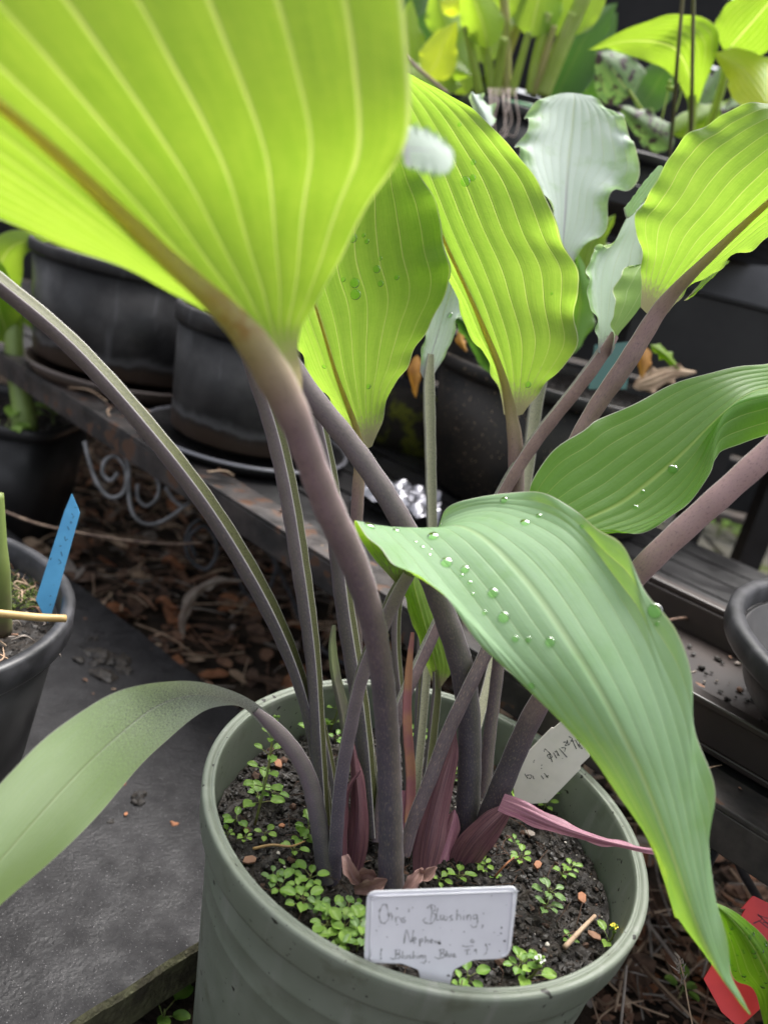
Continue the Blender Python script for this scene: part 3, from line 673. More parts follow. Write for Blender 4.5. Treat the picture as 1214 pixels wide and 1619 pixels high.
# debris on the slab
def lump(px, py, r, lab, mat, z=.05, flat=.5, nm='debris_clump', cat='debris', n=9):
    c = onz(px, py, z); m = MB()
    for i in range(n):
        m.chunk(c + np.array([*(rng.normal(size=2) * r * .7), r * flat * .4 * rng.random()]), r * (.35 + .5 * rng.random()), flat=flat)
    return tag(m.build(nm, mat, smooth=False), lab, cat)
lump(180, 1045, .012, 'dark wet clump of rotted leaf on the slab by the round pot', M_CRUMB, n=22)
lump(222, 1262, .004, 'black pellet alone in the middle of the slab', M_CRUMB, flat=.8)
lump(280, 1304, .0022, 'tiny red brown crumb on the slab near the pot', LIT[3], n=3)
lump(173, 1298, .002, 'tiny black crumb on the slab under the strap leaf', M_CRUMB, n=3)
lump(145, 1010, .004, 'small black crumb beside the round pot rim', M_CRUMB, n=5)

# ------------------------------------------------------------------ name sticks and labels
M_WHITE = plain('white_plastic', (.74, .74, .79), (.69, .69, .74), 60., .38, .5, speck=((.05, .045, .04), 420., .74))
M_OFFW = plain('offwhite_plastic', (.76, .71, .66), (.68, .64, .59), 60., .45, speck=((.05, .045, .04), 420., .75))
M_STICK = plain('blue_plastic', (.10, .40, .72), (.08, .34, .64), 60., .4, speck=((.02, .05, .10), 330., .70))
M_RED = plain('red_plastic', (.62, .035, .035), (.52, .025, .03), 60., .4)
M_PENC = plain('pencil', (.24, .24, .25), (.45, .45, .47), 500., .7)
M_INK = plain('ink', (.02, .02, .022), (.06, .06, .06), 500., .6)
def plate(name, label, outline, p0, n, t, mat, cat='plant label', rim=None):
    n = np.asarray(n, float); n /= np.linalg.norm(n); p0 = np.asarray(p0, float)
    pts = [onplane(x, y, p0, n) for x, y in outline]
    base = min(pts, key=lambda q: q[2])
    root = thing(name, base, label, cat)
    MB().slabpoly(pts, n, t).build('plate', mat, root, smooth=False, bevel=t * .3)
    return root, p0, n
def strokes(root, p0, n, sts, fn, r, mat, name='handwriting', lift=.00012):
    m = MB()
    for st in sts:
        q = np.array([fn(*a) for a in st]); k = max(2, (len(q) - 1) * 5 + 1) if len(q) > 2 else 2
        q = crs(q, k); pts = np.array([onplane(x, y, p0, n) for x, y in q]) + n * lift
        T_ = np.gradient(pts, axis=0); T_ /= np.linalg.norm(T_, axis=1)[:, None] + 1e-12
        sd_ = np.cross(T_, n); wv = r * (.75 + .35 * np.sin(np.arange(k) * 1.3))[:, None]
        m.grid(np.stack([pts - sd_ * wv, pts + sd_ * wv], 1))
    return m.build(name, mat, root)
def rc(pts, k=5):
    """round marked corners: (x,y,r)"""
    out = []; n_ = len(pts)
    for i, (x, y, r) in enumerate(pts):
        if r <= 0: out.append((x, y)); continue
        a, b, c = np.array(pts[i - 1][:2], float), np.array((x, y), float), np.array(pts[(i + 1) % n_][:2], float)
        u_, v_ = (a - b) / np.linalg.norm(a - b) * r, (c - b) / np.linalg.norm(c - b) * r
        for t_ in np.linspace(0, 1, k + 1): out.append(tuple((1 - t_) ** 2 * (b + u_) + 2 * t_ * (1 - t_) * b + t_ ** 2 * (b + v_)))
    return out
lp0 = onz(690, 1550, .198) + np.array([0, .004, 0]); ln_ = np.array([.03, -.96, .27])
fl = lambda x, y: (570 + x / 4.669, 1390 + y / 4.669)
out = rc([(580, 1410, 15), (819, 1402, 13), (806, 1516, 20), (748, 1518.5, 4), (717, 1534, 5), (699, 1606, 0), (676, 1604, 0), (661, 1534, 4), (635, 1524, 4), (575, 1523.5, 13)])
root, p0, n0 = plate('plant_label', 'white T shaped plastic label with faint pencil writing at the front of the green pot', out, lp0, ln_, .0011, M_WHITE)
# raised edge of the label
m = MB(); ed = [(584, 1519), (577, 1470), (584, 1414), (700, 1406.5), (812, 1405), (813.5, 1450), (803.5, 1508)]
inn = [onplane(x, y, p0, n0) + n0 * .0003 for x, y in rc([(585, 1516, 5), (588, 1417, 10), (812, 1408.5, 8), (802, 1511, 10)], 6)]
m.tube(inn[2:], .00035, 6, 60); m.build('raised_edge', M_WHITE, root)
wr1 = [[(195,190),(170,185),(148,215),(138,270),(150,315),(175,325),(200,300)],[(190,185),(205,250),(208,300)],[(208,275),(222,250),(232,268),(232,300)],[(256,275),(262,318)],[(261,292),(275,278),(285,280)],[(290,285),(300,300),(303,318)],[(331,280),(312,285),(315,298),(330,305),(322,318),(306,315)],[(358,215),(354,242)],[(385,205),(381,215)],
 [(520,195),(525,250),(515,308)],[(490,215),(515,190),(545,195),(548,225),(525,245),(552,258),(548,295),(520,325),(480,322),(463,300),(480,285)],[(570,212),(560,260),(563,298),(578,300)],[(590,262),(589,290),(604,298),(616,268),(618,298),(632,300),(640,285),(634,272)],[(676,265),(658,275),(668,288),(678,298),(655,307)],[(712,222),(708,300)],[(710,275),(728,262),(738,275),(738,300)],[(762,265),(760,300)],[(761,230),(763,233)],[(785,262),(785,300)],[(786,277),(802,262),(812,278),(812,302)],[(857,262),(834,265),(832,288),(853,290),(858,264),(862,310),(850,350),(825,352),(812,335)],[(897,335),(901,348),(890,362)],
 [(320,475),(337,372),(370,465),(391,375)],[(386,450),(405,445),(403,430),(390,432),(387,455),(404,467)],[(435,440),(437,495)],[(436,450),(452,438),(458,452),(440,468)],[(480,420),(477,470)],[(478,457),(492,445),(498,455),(498,470)],[(515,458),(530,455),(525,443),(513,450),(515,466),(531,469)],[(545,450),(552,470),(562,455),(570,472),(585,450)],[(808,456),(825,447),(840,456)],[(812,464),(838,464)],[(750,489),(775,497),(830,491)],
 [(156,510),(148,545),(150,588)],[(262,522),(258,585)],[(250,526),(285,520),(285,545),(262,553),(290,560),(285,580),(240,588),(218,580)],[(310,530),(307,585)],[(325,560),(326,582),(340,582),(345,560),(347,584)],[(370,558),(357,567),(372,578),(358,586)],[(390,530),(386,585)],[(388,570),(402,562),(405,585)],[(420,562),(420,585)],[(420,545),(421,548)],[(435,560),(436,585)],[(437,570),(450,560),(455,585)],[(476,560),(461,565),(463,580),(476,575),(478,562),(480,603),(466,620),(455,611)],[(504,608),(508,612)],
 [(590,522),(588,578)],[(575,526),(610,515),(613,538),(590,548),(620,556),(610,575),(575,585),(546,574)],[(634,525),(630,575)],[(645,548),(648,571),(660,570),(665,548),(668,573)],[(680,564),(697,560),(690,548),(680,556),(684,572),(706,573)],[(765,526),(805,518)],[(785,523),(786,557)],[(806,548),(809,551)],[(838,532),(850,515),(855,551)],[(920,475),(933,510),(926,540),(907,560)]]
strokes(root, p0, n0, wr1, fl, .00025, M_PENC)
dk = MB()
for x, y, r in ((270,215,8),(118,378,6),(196,426,5),(1040,355,8),(1062,455,9),(985,392,5),(950,478,6),(1035,398,7),(763,387,5),(582,470,13),(150,585,6),(268,333,5),(906,252,5),(140,348,4),(1025,528,4),(505,610,4),(660,485,3),(1075,190,3),(443,617,4),(1015,415,4),(585,357,3),(670,378,3),(462,374,4)):
    c_ = onplane(*fl(x, y), p0, n0); dk.chunk(c_ + n0 * .0001, r * 5e-5, flat=.5)
dk.build('dirt_specks', M_INK, root, smooth=False)

fl2 = lambda x, y: (780 + x / 5.518, 1110 + y / 5.518)
rp0 = P(850, 1262, depth(onz(850, 1262, .172)) - .022); rn = np.array([-.25, -.92, .30])
out = rc([(*fl2(635, 128), 4), (*fl2(522, 226), 1), (*fl2(505, 220), 1), (*fl2(300, 430), 2), (*fl2(165, 690), 1), (*fl2(190, 900), 0), (*fl2(470, 880), 0), (*fl2(757, 585), 1), (*fl2(757, 555), 1), (*fl2(848, 468), 5)])
root, p1, n1 = plate('plant_label', 'off white label written in dark ink leaning over the back right of the green pot', out, rp0, rn, .0009, M_OFFW)
wr2 = [[(712,330),(748,395)],[(725,322),(752,345),(745,368),(772,405),(752,398)],[(682,325),(722,410)],[(655,300),(685,318),(672,340),(702,338)],[(640,330),(652,372),(668,352)],[(607,350),(640,350),(622,378),(655,372)],[(572,405),(640,482)],[(590,398),(625,400),(618,430)],[(545,420),(572,470)],[(598,489),(602,493)],[(520,440),(550,490)],[(532,432),(556,440),(558,468)],[(500,455),(470,460),(482,490),(510,480),(492,450),(450,410),(440,432)],[(488,460),(512,522)],
 [(270,625),(300,668)],[(290,640),(322,635),(330,662)],[(338,640),(352,672)],[(412,640),(436,672)],[(440,620),(475,662)],[(455,655),(478,640)],[(415,548),(422,552)],[(415,575),(421,582)],[(345,520),(352,526)],[(352,506),(358,512)]]
strokes(root, p1, n1, wr2, fl2, .00026, M_INK)
bp0 = onz(77, 975, .185); bn_ = np.array([.25, -.9, .3])
root, p2, n2 = plate('name_stick', 'light blue plastic name stick leaning in the round black pot', rc([(114, 780, 2), (127, 811, 1), (82, 972, 0), (76, 985, 0), (57, 948, 0), (103, 806, 1), (105, 802, 1)]), bp0, bn_, .001, M_STICK)
strokes(root, p2, n2, [[(114, 812), (117, 816), (115, 820)], [(107, 832), (110, 838)], [(103, 848), (104, 854), (108, 852)], [(97, 872), (99, 879)], [(93, 884), (97, 889), (93, 892)], [(112, 824), (113, 828)]], lambda x, y: (x, y), .0003, plain('faded_ink', (.03, .10, .2), (.05, .2, .38), 900.))
rd0 = P(1160, 1520, .375); rdn = np.array([-.15, -.8, .58])
root, p3, n3_ = plate('plant_label', 'red plastic label with scribbled ink at the bottom right corner', rc([(1190, 1416, 3), (1300, 1470, 0), (1240, 1560, 0), (1168, 1625, 0), (1140, 1600, 0), (1112, 1548, 0), (1178, 1437, 1), (1171, 1437, 1)]), rd0, rdn, .001, M_RED)
strokes(root, p3, n3_, [[(1190, 1460), (1204, 1453), (1197, 1447), (1213, 1452)], [(1197, 1445), (1216, 1464)], [(1198, 1455), (1222, 1474)], [(1205, 1458), (1228, 1462)]], lambda x, y: (x, y), .0003, plain('red_ink', (.16, .02, .03), None))

# ------------------------------------------------------------------ the hosta
hosta = thing('hosta_plant', PC + np.array([0, 0, SOILZ]), 'large hosta with purple stalks and wavy lime and blue green leaves in the green pot', 'plant')
def blade(rows, mat, face, label=None, **k):
    return leaf(rows, mat, hosta, face, label=label, **k)
def petiole_of(b, pts, g, mat, rib=None):
    if rib:      # (blade grid, side normal, first width px, how far up the blade)
        G, U, w0, um = rib[:4]; ul = rib[4] if len(rib) > 4 else .04; n_, m_ = G.shape[0], G.shape[1] // 2; pre = []
        for u_ in np.linspace(um, ul, 7):
            q = G[int(u_ * (n_ - 1)), m_]; wv = w0 + (pts[0][3] * .95 - w0) * ((um - u_) / (um - ul)) ** 2.2
            d_ = depth(q); nn = U[int(u_ * (n_ - 1)), m_]; nn = nn * (-1 if np.dot(nn, q - CAM) > 0 else 1)
            q = q - nn * (wv * d_ / F * .06); pre.append((*proj(q), depth(q), wv))
        pts = pre + [p for p in pts if p[1] > pre[-1][1] + 8]
    m = sweep(MB(), pts, g); return m.build('petiole', mat, b)

# nearest leaf, seen from below
M_, GM, NM = blade([
    [456, 668, .256, 466, 670, .256, 478, 664, .254],
    [420, 614, .240, 446, 622, .242, 478, 606, .240],
    [390, 566, .233, 424, 584, .230, 474, 562, .234],
    [374, 522, .232, 405, 540, .222, 470, 528, .232],
    [338, 496, .230, 372, 504, .217, 484, 500, .230],
    [290, 470, .227, 325, 465, .212, 522, 452, .226],
    [200, 427, .223, 258, 402, .206, 546, 385, .220],
    [85, 378, .218, 170, 318, .199, 598, 288, .210],
    [-20, 338, .212, 85, 235, .192, 646, 250, .202],
    [-140, 290, .205, -10, 158, .184, 650, 150, .196],
    [-270, 230, .198, -120, 70, .176, 640, 20, .190],
    [-400, 120, .19, -250, -40, .168, 620, -130, .184],
    [-420, -100, .185, -330, -160, .165, 480, -260, .176],
    [-400, -300, .18, -380, -300, .165, 200, -380, .17]], M_NEAR, 'lower', 'broad lime leaf closest of all, seen from below', nveins=16, amp=.0007, ruf=.0005, rk=5, nu=160, nv=161, sm=8)
petiole_of(M_, [(400, 540, .2265, 58), (438, 604, .2315, 62), (464, 651, .238, 55), (482, 703, .246, 48), (502, 756, .256, 49), (522, 809, .266, 50), (556, 879, .283, 47), (588, 977, .302, 41), (603, 1060, .318, 38), (612, 1150, .333, 38), (616, 1233, .343, 38), (618, 1320, .352, 39), (618, 1412, .360, 42)], (.5, .2, -.9), M_STALKM, (GM, NM, 15, .88, .23))
# curled over glaucous lobe at its edge
blade([[640, 262, .201, 636, 235, .203, 632, 200, .206], [662, 272, .200, 660, 236, .202, 652, 198, .206], [690, 279, .199, 690, 240, .2015, 676, 204, .2055], [706, 276, .199, 710, 250, .2015, 698, 218, .2045], [716, 262, .2005, 717, 245, .2025, 713, 234, .2035]], M_PALE, 'upper', 'pale curled edge lobe of the nearest leaf', nveins=4, amp=0, ruf=.0008, nu=40, nv=41)

# leaf E: long lime leaf in the centre right
E_, GE, NE = blade([
    [796, 655, 0.4516, 808, 660, 0.45, 826, 655, 0.4516],
    [788, 612, 0.4481, 802, 622, 0.4433, 850, 622, 0.4481],
    [772, 575, 0.444, 790, 578, 0.4352, 878, 592, 0.444],
    [745, 528, 0.4392, 768, 530, 0.4264, 914, 540, 0.4392],
    [722, 470, 0.4324, 745, 470, 0.4172, 906, 478, 0.4324],
    [695, 415, 0.4236, 715, 412, 0.4076, 916, 428, 0.4236],
    [668, 360, 0.4121, 690, 352, 0.3977, 880, 370, 0.4137],
    [640, 305, 0.4004, 664, 290, 0.3876, 858, 295, 0.4036],
    [612, 240, 0.3868, 640, 225, 0.3772, 808, 236, 0.3916],
    [590, 180, 0.373, 616, 165, 0.3666, 755, 178, 0.3778],
    [575, 130, 0.3591, 595, 118, 0.3559, 690, 137, 0.3639],
    [568, 100, 0.345, 575, 95, 0.345, 620, 105, 0.3482]], M_LIME, 'lower', 'long lime leaf with wavy edge in the middle of the plant', nveins=14, amp=.0008, ruf=.0020, rk=6)
petiole_of(E_, [(800, 600, .447, 18), (809, 650, .447, 24), (815, 700, .446, 25), (815, 790, .445, 25), (806, 900, .442, 22), (792, 1010, .440, 20), (783, 1090, .437, 20), (774, 1160, .433, 20), (764, 1260, .428, 22)], (.6, .2, -.8), M_STALKR, (GE, NE, 4, .6))
# leaf F: darker, behind the near stalk
F_, GF, NF = blade([
    [560, 706, 0.4286, 573, 712, 0.427, 588, 706, 0.4286],
    [540, 665, 0.4261, 562, 672, 0.4205, 606, 660, 0.4277],
    [516, 630, 0.4221, 548, 636, 0.4125, 622, 606, 0.4237],
    [492, 596, 0.4168, 530, 590, 0.404, 652, 566, 0.4184],
    [474, 560, 0.4093, 518, 545, 0.3949, 676, 512, 0.4117],
    [470, 520, 0.3999, 502, 495, 0.3855, 712, 452, 0.4031],
    [478, 480, 0.3887, 488, 450, 0.3759, 704, 400, 0.3927],
    [485, 430, 0.3756, 484, 400, 0.366, 694, 335, 0.3812],
    [500, 360, 0.3622, 505, 330, 0.3558, 670, 285, 0.3686],
    [530, 290, 0.3487, 545, 270, 0.3455, 640, 240, 0.3551],
    [570, 220, 0.335, 580, 215, 0.335, 600, 215, 0.339]], M_LIME, 'lower', 'green lime leaf with droplets behind the nearest stalk', nveins=12, amp=.0008, ruf=.0016, rk=6)
petiole_of(F_, [(563, 670, .428, 12), (570, 712, .428, 17), (566, 780, .428, 20), (562, 860, .427, 20), (562, 980, .424, 20), (566, 1100, .42, 22), (572, 1240, .414, 24)], (.5, .2, -.8), M_STALKR, (GF, NF, 4, .6))
# G: pale waxy leaf, upper side
G_, GG, NG = blade([
    [888, 428, .530, 896, 436, .530, 904, 424, .530],
    [876, 395, .528, 890, 390, .532, 914, 398, .528],
    [866, 325, .526, 893, 340, .536, 958, 365, .528],
    [828, 258, .528, 896, 285, .542, 962, 312, .530],
    [815, 232, .532, 900, 240, .548, 1010, 284, .532],
    [834, 206, .538, 904, 205, .553, 1002, 228, .536],
    [832, 178, .545, 906, 176, .556, 986, 192, .544],
    [858, 156, .552, 908, 158, .558, 962, 170, .552],
    [885, 147, .557, 906, 147, .56, 936, 152, .558]], M_PALE, 'upper', 'pale waxy leaf with toothed edge, upper side showing', nveins=12, amp=.0006, ruf=.0030, rk=5)
petiole_of(G_, [(893, 410, .533, 14), (880, 480, .532, 20), (858, 580, .528, 22), (846, 640, .525, 22), (836, 720, .52, 20), (826, 800, .512, 18), (790, 1000, .49, 16), (740, 1200, .45, 16)], (.2, .5, .6), M_STALKG)
# H: right hand lime leaf
H_, GH, NH = blade([
    [1012, 486, 0.4192, 1030, 500, 0.416, 1056, 494, 0.4192],
    [1014, 440, 0.4171, 1060, 462, 0.4091, 1082, 462, 0.4187],
    [1012, 390, 0.4135, 1095, 428, 0.4007, 1122, 432, 0.4167],
    [1003, 338, 0.4093, 1135, 390, 0.3917, 1164, 404, 0.4141],
    [1030, 305, 0.4046, 1175, 352, 0.3822, 1210, 376, 0.4094],
    [1058, 245, 0.3979, 1214, 318, 0.3723, 1250, 348, 0.4027],
    [1105, 203, 0.3908, 1255, 282, 0.362, 1290, 318, 0.394],
    [1160, 174, 0.382, 1300, 245, 0.3516, 1330, 280, 0.3836],
    [1240, 158, 0.3713, 1340, 205, 0.3409, 1370, 235, 0.3697],
    [1330, 160, 0.346, 1380, 175, 0.33, 1390, 190, 0.346]], M_LIME, 'lower', 'lime leaf reaching out of the frame on a thick mauve stalk', nveins=14, amp=.0008, ruf=.0016, rk=6)
petiole_of(H_, [(1080, 440, .408, 34), (1034, 494, .414, 46), (982, 580, .418, 38), (930, 655, .420, 33), (866, 780, .412, 30), (806, 940, .398, 28), (739, 1085, .380, 28), (703, 1160, .375, 28), (677, 1233, .371, 28), (652, 1290, .368, 27), (636, 1350, .366, 26)], (-.8, .5, -.35), M_STALKH, (GH, NH, 12, .75))
blade([[1080, 476, .432, 1086, 470, .43, 1092, 464, .432], [1092, 470, .432, 1106, 455, .43, 1110, 445, .432], [1112, 450, .432, 1122, 440, .43, 1124, 430, .432], [1140, 425, .433, 1144, 420, .432, 1146, 414, .433], [1152, 414, .434, 1152, 413, .434, 1153, 412, .434]], M_LIME, 'lower', 'narrow lower fold of the right hand lime leaf', nveins=4, ruf=.0002, nu=30, nv=25)
blade([[1000, 340, .44, 990, 345, .445, 985, 330, .45], [1010, 325, .44, 1002, 322, .445, 1000, 310, .45], [1030, 300, .44, 1022, 296, .445, 1018, 285, .45], [1050, 268, .44, 1046, 262, .445, 1040, 262, .45]], M_BLUE, 'upper', 'bluish turned up edge behind the right hand lime leaf', nveins=4, ruf=.0002, nu=30, nv=25)
# I: cupped pale leaf left of H
I_, GI, NI = blade([
    [944, 556, .436, 950, 560, .44, 957, 566, .444, 966, 560, .44, 972, 548, .432],
    [945, 528, .436, 950, 530, .444, 968, 540, .452, 972, 532, .444, 968, 520, .428],
    [938, 494, .438, 950, 494, .45, 985, 500, .462, 1004, 494, .45, 968, 486, .426],
    [928, 452, .441, 950, 452, .454, 1000, 462, .468, 1030, 452, .455, 974, 446, .430],
    [932, 418, .446, 955, 418, .458, 1010, 424, .474, 1046, 416, .462, 990, 420, .44],
    [940, 394, .452, 968, 392, .464, 1016, 386, .478, 1050, 380, .468, 1022, 424, .45],
    [968, 388, .458, 985, 370, .468, 1024, 345, .482, 1056, 340, .476, 1050, 380, .46],
    [990, 345, .468, 1000, 335, .474, 1030, 310, .486, 1056, 300, .484, 1060, 320, .474]], M_PALE, 'upper', 'cupped pale leaf showing both waxy and lime sides', nveins=10, amp=.001, ruf=.0012, rk=5, nu=90, nv=121)
petiole_of(I_, [(966, 530, .446, 24), (948, 560, .444, 30), (898, 626, .442, 29), (845, 692, .440, 29), (795, 770, .436, 29), (742, 880, .430, 27), (692, 980, .422, 26), (660, 1050, .414, 26), (628, 1120, .404, 26), (602, 1230, .394, 26), (590, 1330, .386, 26)], (-.75, .6, .0), M_STALKN)
# J: small pale leaf
J_, GJ, NJ = blade([
    [664, 588, .478, 676, 606, .476, 690, 585, .478], [666, 560, .478, 682, 560, .48, 704, 562, .478], [672, 530, .478, 692, 528, .484, 716, 532, .478], [676, 492, .478, 702, 492, .488, 722, 504, .478], [690, 470, .48, 712, 462, .49, 738, 484, .48], [702, 448, .484, 718, 436, .49, 730, 450, .484], [712, 425, .488, 718, 415, .49, 724, 420, .488]], M_PALE, 'upper', 'small pale leaf between two lime leaves', nveins=8, amp=.001, ruf=.001, rk=4, nu=60, nv=61)
petiole_of(J_, [(681, 560, .478, 10), (677, 600, .476, 20), (679, 660, .474, 19), (682, 800, .47, 17), (684, 920, .464, 15), (674, 1060, .452, 15), (664, 1180, .44, 15), (655, 1260, .43, 16)], (.3, .1, .9), M_STALKG)

# K: the drooping front leaf
K_, GK, NK = blade([
    [622, 918, .340, 632, 926, .341, 640, 925, .342, 648, 918, .343, 654, 905, .344],
    [590, 882, .335, 625, 880, .342, 660, 872, .343, 680, 858, .345, 690, 842, .346],
    [566, 846, .328, 615, 848, .334, 690, 840, .334, 702, 824, .343, 702, 808, .346],
    [560, 823, .318, 628, 832, .325, 722, 830, .326, 770, 804, .336, 735, 790, .343],
    [578, 845, .310, 655, 852, .316, 762, 848, .316, 828, 815, .325, 800, 778, .337],
    [604, 866, .303, 690, 890, .307, 806, 888, .306, 890, 845, .313, 852, 778, .328],
    [626, 898, .297, 726, 934, .299, 846, 935, .297, 940, 900, .302, 900, 800, .318],
    [672, 912, .293, 766, 986, .292, 884, 990, .289, 985, 968, .293, 942, 836, .307],
    [706, 944, .290, 806, 1034, .287, 922, 1048, .283, 1018, 1030, .287, 986, 862, .298],
    [742, 998, .288, 846, 1078, .284, 956, 1106, .279, 1044, 1095, .283, 1016, 930, .292],
    [790, 1052, .287, 884, 1130, .282, 986, 1165, .277, 1064, 1160, .281, 1062, 985, .288],
    [850, 1100, .287, 926, 1180, .282, 1014, 1225, .277, 1080, 1225, .280, 1092, 1060, .285],
    [904, 1148, .288, 962, 1230, .283, 1038, 1285, .277, 1092, 1290, .280, 1098, 1150, .284],
    [944, 1205, .289, 1000, 1290, .284, 1060, 1345, .278, 1102, 1350, .281, 1128, 1238, .284],
    [1020, 1272, .291, 1040, 1350, .286, 1080, 1405, .280, 1112, 1405, .282, 1121, 1320, .284],
    [1048, 1345, .292, 1066, 1410, .288, 1100, 1460, .282, 1124, 1460, .284, 1130, 1410, .286],
    [1062, 1438, .293, 1088, 1470, .289, 1122, 1512, .285, 1138, 1510, .286, 1146, 1480, .287],
    [1118, 1512, .293, 1130, 1530, .290, 1146, 1555, .287, 1154, 1550, .288, 1156, 1540, .289],
    [1160, 1575, .293, 1166, 1582, .291, 1172, 1588, .290, 1174, 1584, .290, 1172, 1576, .290],
    [1184, 1604, .293, 1184, 1604, .292, 1185, 1605, .292, 1185, 1604, .292, 1186, 1603, .292]], M_BLUE, 'upper', 'big drooping blue green leaf beaded with water in front', nveins=14, amp=.00034, ruf=.0006, rk=7, nu=240, nv=141)
petiole_of(K_, [(642, 905, .342, 30), (626, 930, .343, 34), (600, 990, .346, 32), (570, 1060, .350, 30), (548, 1160, .355, 30), (535, 1233, .359, 30), (527, 1330, .364, 30), (524, 1392, .368, 30)], (-.5, .5, .1), M_STALKG if False else M_STALK)
blade([[968, 1218, .296, 974, 1222, .294, 982, 1226, .292], [986, 1246, .299, 996, 1244, .296, 1010, 1248, .292], [1007, 1294, .300, 1020, 1286, .297, 1036, 1292, .2925], [1036, 1352, .299, 1044, 1346, .297, 1054, 1350, .293], [1056, 1412, .298, 1060, 1410, .296, 1068, 1412, .2935], [1066, 1450, .297, 1070, 1452, .296, 1078, 1456, .294]], M_LIME, 'lower', 'folded back underside edge of the drooping leaf', nveins=4, ruf=0, nu=40, nv=21)

# L: strap shaped leaf arching to the left
L_, GL, NL = blade([
    [468, 1176, .357, 458, 1180, .358, 450, 1186, .357], [438, 1138, .353, 428, 1146, .354, 416, 1150, .353], [396, 1104, .346, 392, 1118, .349, 386, 1121, .350], [350, 1086, .338, 352, 1104, .343, 352, 1116, .346],
    [296, 1076, .328, 302, 1100, .334, 318, 1126, .338], [238, 1080, .318, 250, 1116, .324, 270, 1166, .330],
    [180, 1096, .309, 204, 1150, .314, 226, 1206, .321], [124, 1130, .301, 152, 1196, .305, 178, 1262, .312],
    [74, 1166, .294, 100, 1248, .296, 128, 1316, .303], [28, 1210, .287, 48, 1306, .288, 70, 1374, .295],
    [-20, 1262, .28, -10, 1372, .28, 0, 1433, .287], [-80, 1340, .274, -80, 1450, .272, -70, 1500, .279], [-150, 1450, .27, -150, 1520, .268, -150, 1560, .272]], M_STRAP, 'upper', 'long strap shaped leaf arching over the pot rim onto the slab', nveins=2, amp=.0004, ruf=.0003, rk=3, wav=.0004)
petiole_of(L_, [(404, 1122, .3495, 14), (430, 1144, .352, 24), (462, 1180, .354, 28), (486, 1222, .357, 29), (498, 1265, .359, 29), (508, 1325, .363, 29), (516, 1392, .366, 30)], (.5, .6, -.7), M_STALK)

# N: narrow young leaf hanging between the stalks
N_, GN, NN = blade([[686, 1086, .436, 693, 1090, .436, 700, 1082, .436], [672, 1046, .438, 688, 1050, .434, 714, 1058, .438], [658, 1000, .44, 676, 1004, .434, 706, 1020, .44], [646, 962, .442, 664, 962, .435, 696, 986, .443], [636, 930, .444, 654, 926, .438, 682, 950, .446], [640, 900, .448, 652, 896, .444, 668, 915, .45], [648, 870, .452, 652, 868, .452, 658, 872, .453]], M_LIME, 'lower', 'narrow young lime leaf between the stalks', nveins=8, amp=.001, ruf=.0008, rk=4, nu=60, nv=61)
petiole_of(N_, [(688, 1060, .434, 10), (691, 1090, .436, 15), (686, 1140, .434, 16), (678, 1210, .430, 16), (672, 1270, .425, 16)], (.4, .2, .5), M_STALK)
# O: big leaf at the right, tip hidden behind K
O_, GO, NO = blade([
    [1330, 545, .44, 1332, 580, .435, 1335, 605, .43, 1336, 610, .42, 1336, 640, .44],
    [1270, 562, .42, 1272, 590, .415, 1275, 610, .41, 1278, 618, .40, 1280, 660, .42],
    [1214, 574, .402, 1216, 594, .398, 1218, 612, .393, 1214, 628, .382, 1214, 686, .402],
    [1140, 585, .390, 1160, 605, .386, 1176, 625, .381, 1164, 641, .370, 1168, 704, .384],
    [1062, 606, .382, 1098, 640, .378, 1130, 664, .373, 1136, 668, .363, 1133, 718, .366],
    [1000, 641, .376, 1040, 680, .372, 1080, 715, .367, 1108, 740, .360, 1126, 738, .358],
    [946, 661, .373, 985, 715, .368, 1030, 758, .363, 1068, 790, .357, 1092, 792, .353],
    [922, 681, .371, 945, 745, .365, 985, 792, .359, 1022, 820, .354, 1052, 822, .350],
    [870, 714, .370, 905, 770, .362, 945, 812, .356, 975, 836, .351, 1002, 845, .348],
    [838, 768, .368, 868, 800, .360, 905, 830, .354, 935, 845, .350, 965, 836, .349],
    [842, 810, .366, 860, 822, .360, 885, 840, .355, 905, 850, .352, 925, 845, .351],
    [862, 850, .362, 868, 852, .36, 875, 856, .357, 880, 858, .355, 886, 858, .354]], M_GREEN, 'upper', 'smooth green leaf with a few droplets at the right', nveins=12, amp=.0005, ruf=.0006, rk=5, nu=140, nv=141)
# thick stalk at the right
stalk([(1290, 640, .335, 48), (1180, 743, .340, 46), (1080, 833, .347, 44), (1010, 900, .354, 42), (930, 1000, .368, 38), (851, 1110, .382, 36), (812, 1195, .392, 36), (778, 1275, .400, 38), (760, 1330, .406, 38)], (-.2, .8, -.5), M_STALKP, hosta, label='thick mauve stalk slanting up to the right')
# further stalks whose blades are hidden or out of frame
stalk([(-80, 380, .315, 38), (0, 446, .325, 38), (110, 536, .336, 38), (230, 668, .346, 38), (330, 795, .356, 38), (410, 925, .365, 37), (456, 1020, .371, 32), (484, 1100, .376, 27), (505, 1200, .381, 26), (520, 1300, .386, 26)], (.75, .6, .25), M_STALK, hosta, label='long stalk slanting to the upper left')
stalk([(380, 520, .36, 22), (402, 585, .365, 30), (430, 655, .369, 36), (458, 770, .371, 37), (479, 900, .372, 36), (493, 1000, .373, 32), (500, 1070, .374, 29), (505, 1160, .375, 28), (510, 1240, .376, 28), (514, 1310, .377, 28)], (.9, .1, .2), M_STALK, hosta)
stalk([(450, 560, .35, 36), (488, 620, .352, 36), (544, 687, .357, 36), (600, 765, .362, 36), (640, 832, .367, 36), (676, 900, .373, 37), (706, 980, .380, 38), (732, 1062, .388, 39), (742, 1150, .395, 37), (742, 1233, .401, 37), (736, 1320, .409, 38)], (.35, .65, -.55), M_STALK, hosta)
